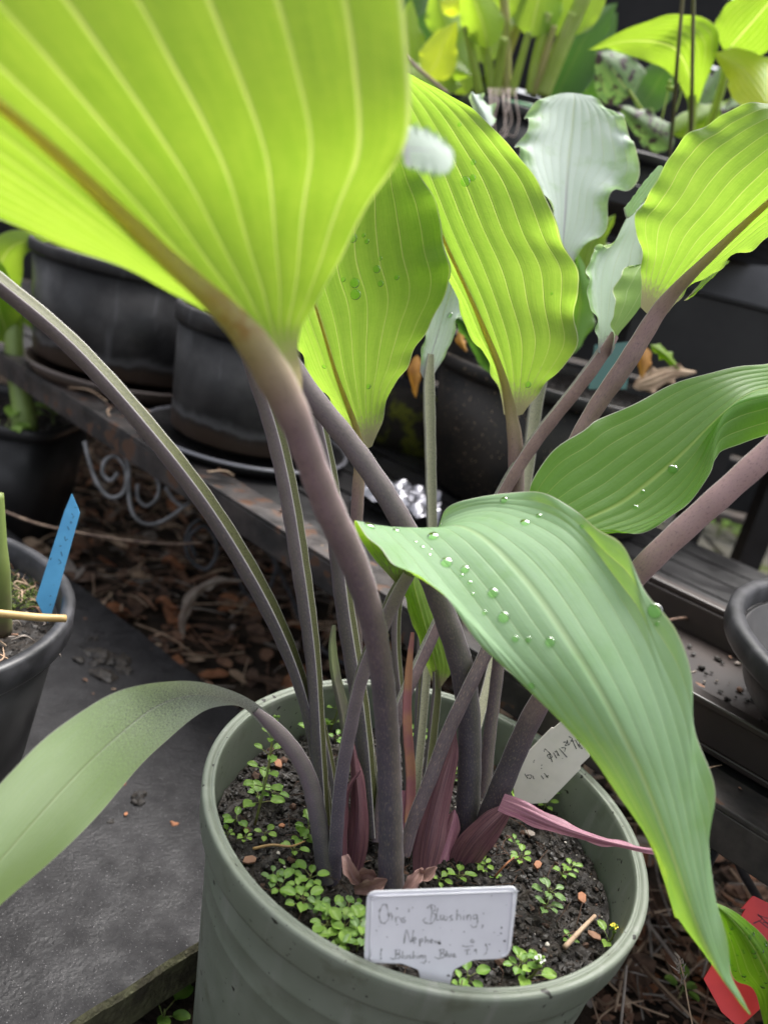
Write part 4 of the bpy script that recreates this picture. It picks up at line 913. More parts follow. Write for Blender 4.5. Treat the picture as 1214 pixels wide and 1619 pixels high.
stalk([(500, 640, .385, 26), (522, 740, .386, 32), (536, 850, .387, 36), (548, 960, .388, 37), (566, 1070, .388, 36), (580, 1180, .388, 34), (590, 1320, .386, 34)], (.9, .2, .2), M_STALK, hosta)
stalk([(636, 900, .43, 16), (626, 1000, .43, 17), (634, 1100, .425, 18), (646, 1210, .418, 18), (648, 1320, .40, 20)], (.5, .2, .2), M_STALK, hosta)
stalk([(668, 980, .46, 14), (664, 1080, .455, 14), (660, 1180, .445, 14), (656, 1270, .43, 16)], (.4, .2, .4), M_STALK, hosta)
stalk([(560, 1000, .42, 15), (574, 1100, .415, 17), (590, 1220, .408, 18), (600, 1320, .40, 20)], (.5, .2, .2), M_STALK, hosta)
stalk([(494, 1080, .41, 10), (512, 1150, .405, 12), (528, 1230, .40, 14), (540, 1330, .392, 16)], (.5, .2, .2), M_STALK, hosta)
stalk([(528, 988, .415, 6), (525, 1020, .414, 13), (532, 1075, .412, 17), (545, 1130, .41, 19), (556, 1220, .405, 20)], (.5, .3, .5), plain('young_stalk', (.17, .20, .09), (.12, .11, .09), 60., .5), hosta, 'shoot', 'pale young shoot with a drop at its tip')
stalk([(652, 1000, .378, 6), (646, 1060, .38, 12), (643, 1140, .382, 15), (650, 1230, .384, 16), (646, 1300, .384, 15)], (.1, .1, .9), plain('withered_stalk', (.42, .20, .12), (.32, .12, .14), 60., .5), hosta, 'withered_stalk', 'thin withered orange pink stalk')
# sheaths at the crown
def sheath(mid, wd, mat, label=None, prof=((0, .2, .6, 1), (.55, 1, .75, 0)), cup=.005, face='upper'):
    rows_ = qrows(mid, wd, cup, prof); return leaf(rows_, mat, hosta, face, 5, .0004, .0004, 2, 'sheath', 40, 25, label, ph=mid[0][0])[0]
sheath([(668, 1388, .378), (678, 1330, .378), (694, 1255, .382), (712, 1195, .386), (720, 1152, .388)], 50, M_SHEATH, 'tall purple sheath at the foot of the stalks')
sheath([(722, 1378, .392), (742, 1345, .388), (768, 1312, .386), (795, 1285, .386), (814, 1260, .388)], 56, M_SHEATH, 'short broad purple sheath on the right')
sheath([(556, 1395, .372), (566, 1330, .370), (568, 1270, .371), (562, 1215, .374), (558, 1170, .378)], 34, M_SHEATH, None)
sheath([(540, 1372, .368), (541, 1310, .368), (546, 1255, .37), (570, 1218, .372)], 20, M_SHEATH, None)
sheath([(690, 1385, .388), (706, 1330, .392), (716, 1295, .394), (718, 1280, .396)], 34, M_SHEATHP, None)
sheath([(642, 1250, .384), (640, 1290, .384), (642, 1330, .384)], 22, M_SHEATHP, None)
for i, (mid, wd) in enumerate((([(545, 1352, .360), (556, 1382, .356), (572, 1402, .354)], 18), ([(560, 1408, .354), (590, 1402, .350), (612, 1390, .352)], 22), ([(566, 1392, .356), (580, 1384, .354), (596, 1390, .354)], 22), ([(640, 1410, .350), (655, 1392, .352), (668, 1372, .358)], 20), ([(660, 1378, .356), (672, 1385, .356), (690, 1370, .358)], 18))):
    sheath(mid, wd, M_HUSK, None, ((0, .3, .7, 1), (.5, 1, .9, .1)), -.004)
# withered pink bract lying over to the rim
leaf(qrows([(792, 1268, .382), (830, 1284, .376), (880, 1306, .370), (940, 1326, .366), (990, 1338, .366), (1040, 1348, .366)], 34, .004, ((0, .2, .45, .7, 1), (.8, 1, .62, .3, .22))), M_SHEATHP, hosta, 'upper', 4, .001, .0006, 3, 'sheath', 60, 25, 'withered pink bract lying across to the rim')
# ------------------------------------------------------------------ water drops
t_ = T('water'); lw = t_.n('ShaderNodeLayerWeight', None, Blend=.35)
tp = t_.n('ShaderNodeBsdfTransparent', None, Color=t_.mix(t_.ramp(lw.outputs['Facing'], .25, .95), (.84, 1., .74), (.50, .66, .42)))  # dark rim shading of the drop is put into the colour, nothing refracts
gl = t_.n('ShaderNodeBsdfGlossy', None, Color=(.6, .62, .6), Roughness=.02); fr = t_.n('ShaderNodeFresnel', None, IOR=1.30)
ms = t_.n('ShaderNodeMixShader', None, i0=fr.outputs[0]); t_.t.links.new(tp.outputs[0], ms.inputs[1]); t_.t.links.new(gl.outputs[0], ms.inputs[2]); t_.t.links.new(ms.outputs[0], t_.out.inputs[0])
M_WATER = t_.mat
def drop(GNU, px, py, rpx, label, group=None, flat=.40):
    rpx *= .88
    G, U = GNU; pr = proj(G.reshape(-1, 3)); d2 = ((pr - (px, py)) ** 2).sum(1)
    dep = (G.reshape(-1, 3) - CAM) @ FW
    cand = np.where(d2 < max(d2.min() * 2, 9))[0]; i = cand[np.argmin(dep[cand])]
    p = G.reshape(-1, 3)[i]; n = U.reshape(-1, 3)[i]; n = n / np.linalg.norm(n)
    if np.dot(n, p - CAM) > 0: n = -n
    r = rpx * dep[i] / F; ax = np.cross(n, [.3, .5, .8]); ax /= np.linalg.norm(ax); ay = np.cross(n, ax)
    m = MB(); k, s = 12, 22; g = np.zeros((k, s, 3)); an = np.linspace(0, 2 * np.pi, s, endpoint=False)
    for a in range(k):
        th = .0001 + (math.pi - .0002) * a / (k - 1); rr = math.sin(th); zz_ = math.cos(th); hz = zz_ * flat if zz_ > 0 else zz_ * .12
        g[a] = p + n * (r * (hz + .04)) + r * rr * (np.cos(an)[:, None] * ax * (1 + .12 * math.sin(px)) + np.sin(an)[:, None] * ay)
    m.grid(g, True); o = m.build('water_drop', M_WATER); return tag(o, label, 'water drop', group)
KS = (GK, NK)
drop(KS, 1034, 964, 14, 'largest round water drop near the right edge of the drooping leaf')
drop(KS, 1038, 987, 4, 'tiny drop just under the largest drop of the drooping leaf')
drop(KS, 832, 826, 9, 'round drop on the high shoulder of the drooping leaf')
drop(KS, 850, 813, 5, 'small drop beside the round shoulder drop of the drooping leaf')
for x, y, r in ((684, 846, 11), (703, 889, 12), (733, 900, 9), (779, 936, 10), (795, 975, 11), (690, 826, 6), (586, 830, 10), (627, 836, 7), (870, 1012, 9)):
    drop(KS, x, y, r, 'clear round bead in the drip line along the left half of the drooping leaf', 'beads on the drooping leaf')
for x, y, r in ((656, 854, 3), (668, 864, 4), (682, 866, 2.5), (681, 877, 3), (728, 910, 4), (742, 918, 4), (748, 937, 3.5), (765, 967, 5), (813, 1008, 6), (834, 1011, 6), (838, 1083, 6), (795, 789, 7), (918, 832, 4)):
    drop(KS, x, y, r, 'tiny speck of water between the larger beads on the drooping leaf', 'specks on the drooping leaf')
OS = (GO, NO)
drop(OS, 1062, 740, 9, 'round clear drop on the smooth green right leaf'); drop(OS, 1002, 801, 5, 'small pale drop low on the smooth green right leaf')
drop(OS, 1016, 775, 4, 'small amber drop on the smooth green right leaf')
FS = (GF, NF)
for x, y, r in ((561, 450, 9), (562, 468, 10), (598, 424, 7), (600, 447, 6), (545, 442, 5), (628, 438, 5), (560, 376, 8), (582, 384, 5), (600, 408, 4), (510, 580, 4), (585, 612, 5), (577, 373, 4)):
    drop(FS, x, y, r, 'clear drop on the green lime leaf behind the nearest stalk', 'drops on the leaf behind the nearest stalk')
for x, y, r in ((738, 290, 9), (748, 283, 6), (750, 256, 5), (837, 608, 6), (872, 465, 3), (728, 200, 4)):
    drop((GE, NE), x, y, r, 'clear drop on the long lime leaf in the middle of the plant', 'drops on the long lime leaf')
drop((GJ, NJ), 711, 496, 6, 'clear drop on the small pale leaf')

# ------------------------------------------------------------------ weeds in the pot
def weed_mat(name, a, b):
    t = T(name); rn_ = t.n('ShaderNodeObjectInfo').outputs['Random']; nz = t.ramp(t.noise(t.obj(), 220., 3.), .3, .7)
    c = t.mix(t.m('ADD', t.m('MULTIPLY', nz, .4), t.m('MULTIPLY', rn_, .6)), a, b)
    t.set(t.b, 'Base_Color', c); t.set(t.b, 'Roughness', .4)
    tl = t.n('ShaderNodeBsdfTranslucent', None, Color=c); ms = t.n('ShaderNodeMixShader', None, i0=.35)
    t.t.links.new(t.b.outputs[0], ms.inputs[1]); t.t.links.new(tl.outputs[0], ms.inputs[2]); t.t.links.new(ms.outputs[0], t.out.inputs[0])
    return t.mat
M_WEED = weed_mat('weed_leaf', (.14, .30, .045), (.34, .52, .10))
M_WEED2 = weed_mat('weed_leaf_dull', (.15, .27, .08), (.24, .38, .13))
M_WSTEM = plain('weed_stem', (.16, .26, .06), (.2, .15, .06), 100., .5)
def wleaf(m, c, d, up, r, el=1.25):
    """spoon leaf: base c, direction d"""
    s = np.cross(up, d); s /= np.linalg.norm(s) + 1e-9; k = 7; g = []
    for q in np.linspace(0, 1, k):
        wv = r * math.sin(math.pi * min(.97, .06 + q * .92)) ** .6
        row = [c + d * (q * 2 * r * el) + s * t_ * wv + up * (r * (.35 * t_ * t_ - .5 * (q - .5) ** 2 + .1)) for t_ in (-1, -.5, 0, .5, 1)]
        g.append(row)
    m.grid(np.array(g))
def seedling(variant):
    f, st = MB(), MB(); z = np.array([0, 0, 1.]); nl = (4, 6, 7, 8)[variant]; h = (.004, .006, .008, .010)[variant]
    st.tube([(0, 0, -.003), (.0004, .0003, h * .5), (0, .0002, h)], .00035, 5, 6)
    for i in range(nl):
        a = i * 2.4 + variant; el = .25 + .5 * rng.random(); hh = h * (.45 + .6 * i / nl)
        d = np.array([math.cos(a) * math.cos(el), math.sin(a) * math.cos(el), math.sin(el) * .6]); d /= np.linalg.norm(d)
        l = .0025 + .003 * rng.random(); r = .0016 + .0011 * rng.random()
        st.tube([(0, 0, hh * .8), np.array([0, 0, hh]) + d * l], .0002, 4, 4)
        dd = d * np.array([1, 1, .35]); dd /= np.linalg.norm(dd); up = z - dd * dd[2]; up /= np.linalg.norm(up)
        wleaf(f, np.array([0, 0, hh]) + d * l, dd, up, r, 1.05 + .3 * rng.random())
    root = thing('weed_seedling', (0, 0, 0), 'seedling', 'weed')
    f.build('foliage', M_WEED if variant != 2 else M_WEED2, root); st.build('stem', M_WSTEM, root)
    return root
protos = [seedling(i) for i in range(4)]; used_p = [False] * 4
def place(v, px, py, s, label, group=None, z=SOILZ):
    o = protos[v]
    if used_p[v]:
        o = protos[v].copy(); COL.objects.link(o)
        for ch in protos[v].children: c = ch.copy(); COL.objects.link(c); c.parent = o
        if 'group' in o: del o['group']
    used_p[v] = True
    s = s * (.75 + .55 * rng.random())
    o.location = Vector(onz(px, py, z)); o.rotation_euler = ((rng.random() - .5) * .25, (rng.random() - .5) * .25, rng.random() * 6.28); o.scale = (s, s, s)
    o['label'] = label; o['category'] = 'weed'
    if group: o['group'] = group
mat_l = 'small bright green seedling in the dense mat at the front left of the pot'
for x, y, s in ((478, 1436, 1.2), (500, 1446, 1.3), (522, 1452, 1.4), (545, 1456, 1.3), (565, 1452, 1.2), (515, 1474, 1.4), (540, 1480, 1.5), (562, 1478, 1.3), (545, 1502, 1.2), (565, 1500, 1.3), (524, 1492, 1.1), (470, 1420, .8)):
    place(int(rng.integers(1, 4)), x, y, s * .66, mat_l, 'mat of seedlings at the front left of the pot')
lf = 'tiny round leaved seedling between the strap leaf stalk and the left wall of the pot'
for v, x, y, s in ((0, 372, 1302, 1.2), (0, 360, 1322, .9), (1, 386, 1330, 1.0), (0, 418, 1322, .9), (1, 405, 1262, 1.1), (1, 430, 1262, 1.0), (1, 462, 1352, 1.1), (1, 484, 1318, 1.2), (0, 476, 1335, 1.1), (0, 452, 1378, .9), (2, 428, 1398, 1.1), (1, 442, 1410, 1.0), (1, 490, 1398, 1.2), (0, 478, 1404, 1.), (0, 497, 1300, 1.)):
    place(v, x, y, s * .60, lf, 'seedlings along the left of the pot')
rf = 'tiny round leaved seedling on the open soil right of the purple sheaths'
for v, x, y, s in ((1, 722, 1394, 1.2), (0, 693, 1394, 1.), (1, 762, 1374, 1.1), (0, 780, 1388, .9), (1, 822, 1362, 1.2), (0, 812, 1336, 1.), (1, 886, 1388, 1.3), (1, 898, 1378, 1.), (0, 900, 1492, .9), (0, 738, 1552, 1.2), (0, 726, 1562, 1.), (0, 778, 1300, .9), (0, 860, 1276, 1.0), (1, 790, 1270, 1.), (0, 720, 1226, 1.), (0, 716, 1240, .9), (0, 745, 1366, .8), (1, 800, 1255, 1.)):
    place(v, x, y, s * .58, rf, 'seedlings on the open soil at the right of the pot')
bf = 'tiny seedling at the back of the pot between the stalks'
for v, x, y, s in ((0, 494, 1170, 1.2), (0, 524, 1150, 1.2), (0, 530, 1172, 1.), (1, 655, 1168, 1.3), (0, 552, 1215, 1.), (0, 652, 1148, 1.)):
    place(v, x, y, s * .75, bf, 'seedlings at the back of the pot')
place(2, 862, 1424, 1.2, 'dull broad leaved seedling in the middle of the right hand soil')
place(2, 858, 1444, 1.0, 'dull seedling with the biggest oval leaf, right hand soil')
place(3, 820, 1540, 1.0, 'leafy seedling topped by a white flower near the front rim')
def tall(px, py, h, nwh, label, lean=(0, 0), flower=None, z=SOILZ, s=1., mat=M_WEED):
    b = onz(px, py, z); root = thing('weed_stem_plant', b, label, 'weed')
    f, st = MB(), MB(); tip = b + np.array([lean[0], lean[1], h])
    st.tube([b - (0, 0, .003), b + (tip - b) * .5 + np.array([.0012, 0, 0]), tip], [.0006 * s, .0004 * s], 6, 14)
    for i in range(nwh):
        c = b + (tip - b) * (.18 + .82 * i / nwh)
        for j in range(3):
            a = i * 1.7 + j * 2.1; d = np.array([math.cos(a), math.sin(a), .45]); d /= np.linalg.norm(d); l = .004 * s * (1.15 - .6 * i / nwh)
            st.tube([c, c + d * l], .00022 * s, 4, 4); dd = np.array([d[0], d[1], .15]); dd /= np.linalg.norm(dd); up = np.array([0, 0, 1.]) - dd * dd[2]; up /= np.linalg.norm(up)
            wleaf(f, c + d * l, dd, up, .0022 * s * (1.15 - .7 * i / nwh), 1.1)
    for q in range(9):
        a = q * 2.4; c = tip + np.array([math.cos(a) * .0012, math.sin(a) * .0012, -.0018 + .0005 * q]) * s; f.chunk(c, .0007 * s)
    f.build('foliage', mat, root); st.build('stem', M_WSTEM, root)
    if flower is not None:
        m = MB()
        for q in range(4):
            a = q * 1.57; wleaf(m, tip + (0, 0, .001), np.array([math.cos(a), math.sin(a), .2]), np.array([0, 0, 1.]), .0010 * s, 1.1)
        m.build('flower', flower, root)
M_WFL = plain('white_petal', (.8, .8, .78), None, rough=.5, trans=.2)
tall(405, 1296, .052, 5, 'tall upright cress with a budding tip by the left wall of the pot', (-.002, .004), s=1.2)
tall(840, 1262, .020, 3, 'pointed leaved seedling in front of the off white label', (.001, 0), s=1.5)
tall(822, 1258, .012, 2, 'low leafy seedling at the foot of the off white label', (.001, 0), s=1.4)
tall(833, 1548, .010, 2, 'little stem with one white flower by the front rim', (.002, .0), M_WFL, s=1.1)
tall(524, 1148, .020, 2, 'thin budding cress behind the paired stalks', (0, 0), s=.9)
tall(960, 1490, .008, 1, 'yellow flowered speck of weed by the right wall of the pot', (0, 0), plain('yellow_petal', (.8, .65, .05), None), s=.9)
# bark chips and stalk bits on the soil
for px, py, l, mt, lab in ((920, 1418, .006, 3, 'flat orange brown bark chip on the right of the soil'), (950, 1352, .005, 3, 'pinkish bark lump near the right wall of the pot'), (850, 1366, .005, 3, 'reddish bark piece by the pink bract'), (940, 1478, .007, 1, 'curved brown bark flake near the front right of the soil'), (440, 1206, .006, 3, 'rusty bark flake behind the strap leaf stalk'), (446, 1304, .004, 3, 'small rust coloured chip left of the strap leaf stalk'), (395, 1358, .006, 1, 'brown chip by the left wall of the pot'), (838, 1316, .006, 4, 'grey brown flake below the pink bract')):
    c = onz(px, py, SOILZ + .002); m = MB(); a = rng.random() * 6
    x_, y_ = np.array([math.cos(a), math.sin(a), .2]), np.array([-math.sin(a), math.cos(a), .1])
    m.slabpoly([c + x_ * l * .5 * u_ + y_ * l * .36 * v_ for u_, v_ in ((-1, -.6), (-.3, -1), (.8, -.8), (1, .2), (.4, 1), (-.7, .8))], (0, -.2, 1), .0012)
    tag(m.build('bark_chip', LIT[mt], smooth=False, bevel=.0003), lab, 'bark chip')
m = MB(); m.tube([onz(400, 1342, .177), onz(430, 1336, .180), onz(460, 1338, .181), onz(482, 1330, .178)], [.0007, .0004], 6, 20); tag(m.build('dry_root', plain('dry_root', (.34, .22, .08), (.25, .14, .06), 80.)), 'thin yellow brown rootlet lying left of the strap leaf stalk', 'root')
m = MB(); m.tube([onz(892, 1498, .178), onz(918, 1470, .180), onz(940, 1448, .180)], [.0012, .0009], 6, 14); tag(m.build('dry_twig', LIT[2]), 'short tan twig on the front right of the soil', 'twig')
m = MB(); m.tube([onz(782, 1386, .176), onz(800, 1366, .184), onz(812, 1356, .182)], [.0005, .0004], 6, 14); tag(m.build('dry_twig', LIT[3]), 'thin reddish twig right of the purple sheaths', 'twig')
M_ORG = plain('orange_bits', (.75, .20, .02), (.55, .12, .02), 200., .5)
for i, (px, py) in enumerate(((660, 1112), (690, 1126), (703, 1120), (692, 1140), (688, 1150), (706, 1128))):
    m = MB(); c = onz(px, py + 20, SOILZ) ; c = P(px, py, depth(onz(px, 1160, SOILZ)))
    m.tube([c + rng.normal(size=3) * .002, c + rng.normal(size=3) * .002, c, c + rng.normal(size=3) * .003], [.0012, .0006], 6, 12)
    tag(m.build('dried_petal', M_ORG), 'curled orange petal scrap behind the thin stalks at the back of the pot', 'petal', 'orange petal scraps')

# ------------------------------------------------------------------ left hand pots' plants
M_YST = M_STGP
pl = thing('hosta_shoot', onz(40, 690, .13), 'pale green stem with bright green leaf in the square black pot', 'plant')
MB().tube([P(28, 470, .93), P(22, 530, .93), P(28, 590, .935), P(38, 650, .94), P(40, 700, .95)], [.011, .010, .012, .016], 12, 30).build('stem', M_STGP, pl)
qleaf([(10, 520, .93), (-5, 460, .91), (0, 420, .89), (25, 385, .875), (78, 378, .87)], 80, M_BGL, pl, 'upper', .01)
qleaf([(20, 545, .93), (2, 500, .91), (-8, 450, .89), (-12, 380, .88)], 70, M_BGL, pl, 'lower', .01)
qleaf([(22, 490, .93), (40, 502, .92), (52, 512, .92), (54, 528, .92)], 16, M_BGL, pl, 'lower', .004)
for v, x, y, s, lab in ((0, 60, 655, 3.2, 'round pale weed leaves beside the stem of the square pot'), (1, 86, 668, 2.4, 'fine grassy weed at the right of the square pot'), (0, 10, 690, 3.4, 'pale weed hanging over the edge of the square pot')):
    place(v, x, y, s, lab, z=.138)
pl = thing('hosta_shoot', onz(0, 1000, .18), 'cut green and brown stem standing in the round pot', 'plant')
MB().tube([P(-8, 780, .43), P(-4, 860, .435), P(0, 910, .44), P(2, 1000, .455)], [.0045, .0052, .006], 12, 30).build('stem', plain('brown_green_stem', (.17, .23, .06), (.10, .075, .05), 18., .5), pl)
m = MB(); m.tube([P(-70, 962, .40), P(0, 970, .412), P(60, 976, .425), P(104, 978, .435)], .0021, 9, 24); tag(m.build('straw', plain('straw', (.52, .36, .15), (.40, .26, .10), 60., .45)), 'yellow straw lying across the rim of the round black pot', 'straw')
m = MB()
for i in range(420):
    px, py = rng.uniform(-20, 70), rng.uniform(905, 965); c = onz(px, py, .182); a = rng.random() * 6.28; d = np.array([math.cos(a), math.sin(a), .3 + rng.random()]) * (.002 + .004 * rng.random())
    m.tube([c, c + d * .6, c + d + (0, 0, -.001)], [.0004, .0001], 4, 4, m=int(rng.choice(3, p=[.55, .3, .15])))
tag(m.build('moss', [plain('moss', (.16, .20, .02), (.10, .15, .02), 150., .7), plain('moss_dark', (.06, .09, .015), None), LIT[2]]), kind='stuff')
m = MB()
for i in range(46):
    px, py = rng.uniform(-20, 90), rng.uniform(870, 1040); c = onz(px, py, .183); a = rng.random() * 6.28; l = .004 + .012 * rng.random()
    d = np.array([math.cos(a), math.sin(a), .25 * rng.normal()]) * l
    m.tube([c - d * .5, c + rng.normal(size=3) * .002 + (0, 0, .002), c + d * .5], [.0006, .0003], 5, 7, m=int(rng.choice(3)))
tag(m.build('soil_debris', [LIT[2], LIT[1], LIT[4]]), kind='stuff')

# ------------------------------------------------------------------ plants on the upper shelf
bgp = thing('hosta_clump', (c[0], c[1], TPZ), 'clump of lime leaves on many pale stalks in the upper black pot', 'plant')
bgp.location = Vector(P(790, 155, .99))
def bst(l, w_, d=.99, mt=None):
    m = MB(); m.tube([P(x, y, d - .04 * (1 - i / (len(l) - 1))) for i, (x, y) in enumerate(l)], [w_[0] * d / F / 2, w_[1] * d / F / 2], 9, 24); m.build('stalk', mt or M_STG, bgp)
M_STGR = plain('stalk_green_tan', (.52, .48, .20), (.44, .48, .14), 30., .45, trans=.25)
for l, w_, mt in (([(736, 40), (748, 95), (758, 148)], (12, 16), None), ([(752, 40), (768, 80), (778, 148)], (16, 15), None), ([(796, 60), (790, 100), (784, 150)], (12, 16), None), ([(795, -20), (800, 60), (801, 148)], (14, 15), M_STGR), ([(833, -10), (815, 50), (800, 90)], (12, 14), M_STGR), ([(836, 50), (822, 100), (808, 150)], (10, 14), None), ([(866, 20), (848, 90), (838, 148)], (14, 16), None), ([(876, 40), (858, 100), (842, 150)], (10, 14), M_STGR), ([(925, -10), (890, 70), (856, 152)], (24, 24), None), ([(905, 20), (875, 90), (852, 152)], (14, 18), None)):
    bst(l, w_, mt=mt)
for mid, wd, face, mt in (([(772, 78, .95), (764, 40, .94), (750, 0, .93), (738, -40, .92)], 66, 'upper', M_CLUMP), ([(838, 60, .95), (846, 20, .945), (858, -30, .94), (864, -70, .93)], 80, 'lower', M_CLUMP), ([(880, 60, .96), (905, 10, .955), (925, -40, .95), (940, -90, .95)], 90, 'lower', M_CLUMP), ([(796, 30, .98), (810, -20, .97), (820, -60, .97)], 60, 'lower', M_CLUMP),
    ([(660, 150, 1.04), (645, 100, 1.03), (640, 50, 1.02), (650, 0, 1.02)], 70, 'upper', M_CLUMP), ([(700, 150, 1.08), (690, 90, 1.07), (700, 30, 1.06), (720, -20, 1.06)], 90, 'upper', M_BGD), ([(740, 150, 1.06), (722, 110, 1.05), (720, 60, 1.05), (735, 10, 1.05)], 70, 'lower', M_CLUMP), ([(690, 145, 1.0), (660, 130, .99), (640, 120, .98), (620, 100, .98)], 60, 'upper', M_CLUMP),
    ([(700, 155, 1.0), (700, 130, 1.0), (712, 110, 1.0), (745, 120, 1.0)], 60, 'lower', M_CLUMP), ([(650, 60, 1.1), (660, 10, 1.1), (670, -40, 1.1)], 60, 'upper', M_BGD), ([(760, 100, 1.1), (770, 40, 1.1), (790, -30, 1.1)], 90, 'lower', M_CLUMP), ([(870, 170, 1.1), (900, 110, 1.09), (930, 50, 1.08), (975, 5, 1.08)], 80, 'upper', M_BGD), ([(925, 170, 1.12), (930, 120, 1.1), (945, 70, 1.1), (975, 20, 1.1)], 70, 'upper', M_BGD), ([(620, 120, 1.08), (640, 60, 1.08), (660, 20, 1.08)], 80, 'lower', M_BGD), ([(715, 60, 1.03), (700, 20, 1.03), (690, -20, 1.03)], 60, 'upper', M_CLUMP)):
    qleaf(mid, wd, mt, bgp, face, .012, ruf=.0015)
qleaf([(672, 122, .97), (690, 100, .965), (700, 70, .96), (722, 34, .955)], 62, M_YEL, bgp, 'upper', .01, label='bright yellow leaf at the left of the clump')
qleaf([(700, 20, .99), (715, 8, .98), (728, -8, .98)], 34, M_YEL, bgp, 'upper', .01, label='bright yellow leaf behind the clump')
M_ROOT = plain('roots', (.56, .46, .40), (.42, .33, .28), 80., .6)
for i in range(9):
    x = 772 + i * 5; m = MB(); ph = rng.random() * 6
    m.tube([P(x + 2 * math.sin(ph), 140, .955), P(x + 4 * math.cos(ph), 162, .938), P(x + 8 * math.sin(ph + 1), 190, .937), P(x - 4 + 8 * math.sin(ph + 2), 215, .938), P(795 + 8 * math.sin(ph * 3), 236 - 3 * i, .938)], [2.6 * .95 / F / 2, 1.6 * .95 / F / 2], 6, 24); m.build('root', M_ROOT, bgp)
m = MB(); m.tube([P(640, 88, .93), P(665, 112, .93), P(708, 148, .94)], .0022, 6, 16); m.build('dead_stalk', plain('dead_stalk', (.30, .2, .16), (.42, .3, .24), 60.), bgp)

def one(name, label, mid, wd, mt, face, dc=.012, stem=None, cat='plant', ruf=.0015, rows_=None):
    r = thing(name, P(*mid[0]), label, cat)
    if rows_: leaf(rows_, mt, r, face, 10, .001, ruf, 3, 'leaf_blade', 60, 61)
    else: qleaf(mid, wd, mt, r, face, dc, ruf=ruf)
    if stem:
        m = MB(); m.tube([P(*q[:3]) for q in stem], [q[3] * q[2] / F / 2 for q in stem], 9, 20); m.build('stalk', M_STG, r)
    return r
one('hosta_leaf_shoot', 'single arching lime leaf with a pointed tip above the mottled leaves', [(1095, 170, .85)], 0, M_BGL, 'lower', stem=[(1094, 150, .85, 14), (1092, 200, .87, 13), (1075, 260, .9, 13)], rows_=[
    [1090, 172, .86, 1094, 176, .86, 1100, 172, .86], [1078, 140, .845, 1092, 128, .84, 1114, 132, .835], [1058, 114, .83, 1072, 80, .81, 1140, 56, .79], [1020, 96, .835, 1036, 66, .825, 1102, 24, .80], [980, 84, .83, 994, 64, .82, 1048, 26, .80], [952, 76, .825, 962, 70, .82, 990, 45, .81], [926, 80, .825, 927, 80, .825, 930, 78, .825]])
one('hosta_leaf_shoot', 'broad lime leaf at the top right corner', [(1145, 85, .82), (1175, 50, .79), (1210, 10, .76), (1260, -50, .72)], 96, M_BGL, 'lower', stem=[(1150, 70, .82, 14), (1142, 130, .84, 13), (1120, 200, .88, 13)])
one('hosta_leaf_shoot', 'yellowing blotched leaf near the right edge', [(1222, 175, .74), (1195, 135, .76), (1170, 105, .78), (1128, 84, .80)], 84, M_YEL, 'upper')
one('toad_leaf_plant', 'round mottled purple spotted leaf behind the pale waxy leaf', [(1000, 152, .92), (985, 135, .91), (965, 105, .90), (942, 82, .90)], 84, M_MOT, 'upper', stem=[(990, 138, .915, 5), (1005, 160, .92, 5), (1016, 178, .93, 5)])
one('toad_leaf_plant', 'dark mottled leaf with toothed outline low behind the pale waxy leaf', [(1062, 236, .90), (1040, 215, .89), (1010, 190, .88), (975, 166, .87)], 52, M_MOT, 'upper', ruf=.003)
one('toad_leaf_plant', 'mottled leaf standing upright to the right of the thin stems', [(1096, 170, .95), (1112, 150, .95), (1132, 125, .95), (1142, 105, .95)], 34, M_MOT, 'upper')
one('toad_leaf_plant', 'mottled leaf just above the right hand lime leaf', [(1186, 150, .86), (1168, 165, .85), (1150, 178, .85), (1136, 192, .85)], 30, M_MOT, 'upper')
one('hosta_leaf_shoot', 'low lime leaf lying behind the thin stems', [(1060, 212, .88), (1090, 196, .88), (1130, 178, .88), (1170, 160, .88)], 44, M_BGL, 'upper')
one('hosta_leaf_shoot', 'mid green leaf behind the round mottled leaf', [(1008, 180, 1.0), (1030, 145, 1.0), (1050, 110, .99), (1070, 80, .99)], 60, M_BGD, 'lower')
one('hosta_leaf_shoot', 'dark green leaf low behind the pale waxy leaf', [(925, 440, .72), (930, 400, .72), (945, 370, .72), (972, 340, .72)], 44, M_BGL, 'upper')
one('hosta_leaf_shoot', 'green curled leaf between the long lime leaf and cupped leaf', [(905, 560, .70), (915, 500, .70), (918, 450, .69), (912, 400, .69)], 46, M_GREEN, 'upper', ruf=.003)
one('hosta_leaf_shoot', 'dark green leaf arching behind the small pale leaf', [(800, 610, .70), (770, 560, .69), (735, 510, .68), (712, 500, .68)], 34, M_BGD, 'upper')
one('hosta_leaf_shoot', 'thin bright leaf curling over the rim of the gritty pot', [(1028, 545, .74), (1045, 556, .735), (1060, 570, .735), (1072, 584, .735)], 16, M_BGL, 'upper')
one('small_leaf', 'pale scalloped leaf tip behind the long lime leaf', [(770, 205, .60), (766, 185, .60), (755, 165, .60), (745, 145, .60)], 36, M_PALE, 'upper', ruf=.003, cat='leaf')
for (l, lab) in (([(1080, -20, .70), (1070, 100, .73), (1064, 180, .78), (1058, 245, .85)], 'thin brownish flower stem rising left of its pair'), ([(1096, -20, .70), (1094, 100, .73), (1092, 200, .78), (1090, 260, .84)], 'thin brownish flower stem rising right of its pair')):
    m = MB(); m.tube([P(*q) for q in l], [.0016, .0019], 8, 24); tag(m.build('flower_stem', plain('flower_stem', (.14, .15, .05), (.2, .17, .09), 60.)), lab, 'stem')
st = thing('weed_stem_plant', P(1060, 255, .86), 'thin yellow green weed with side shoots by the brown stems', 'weed')
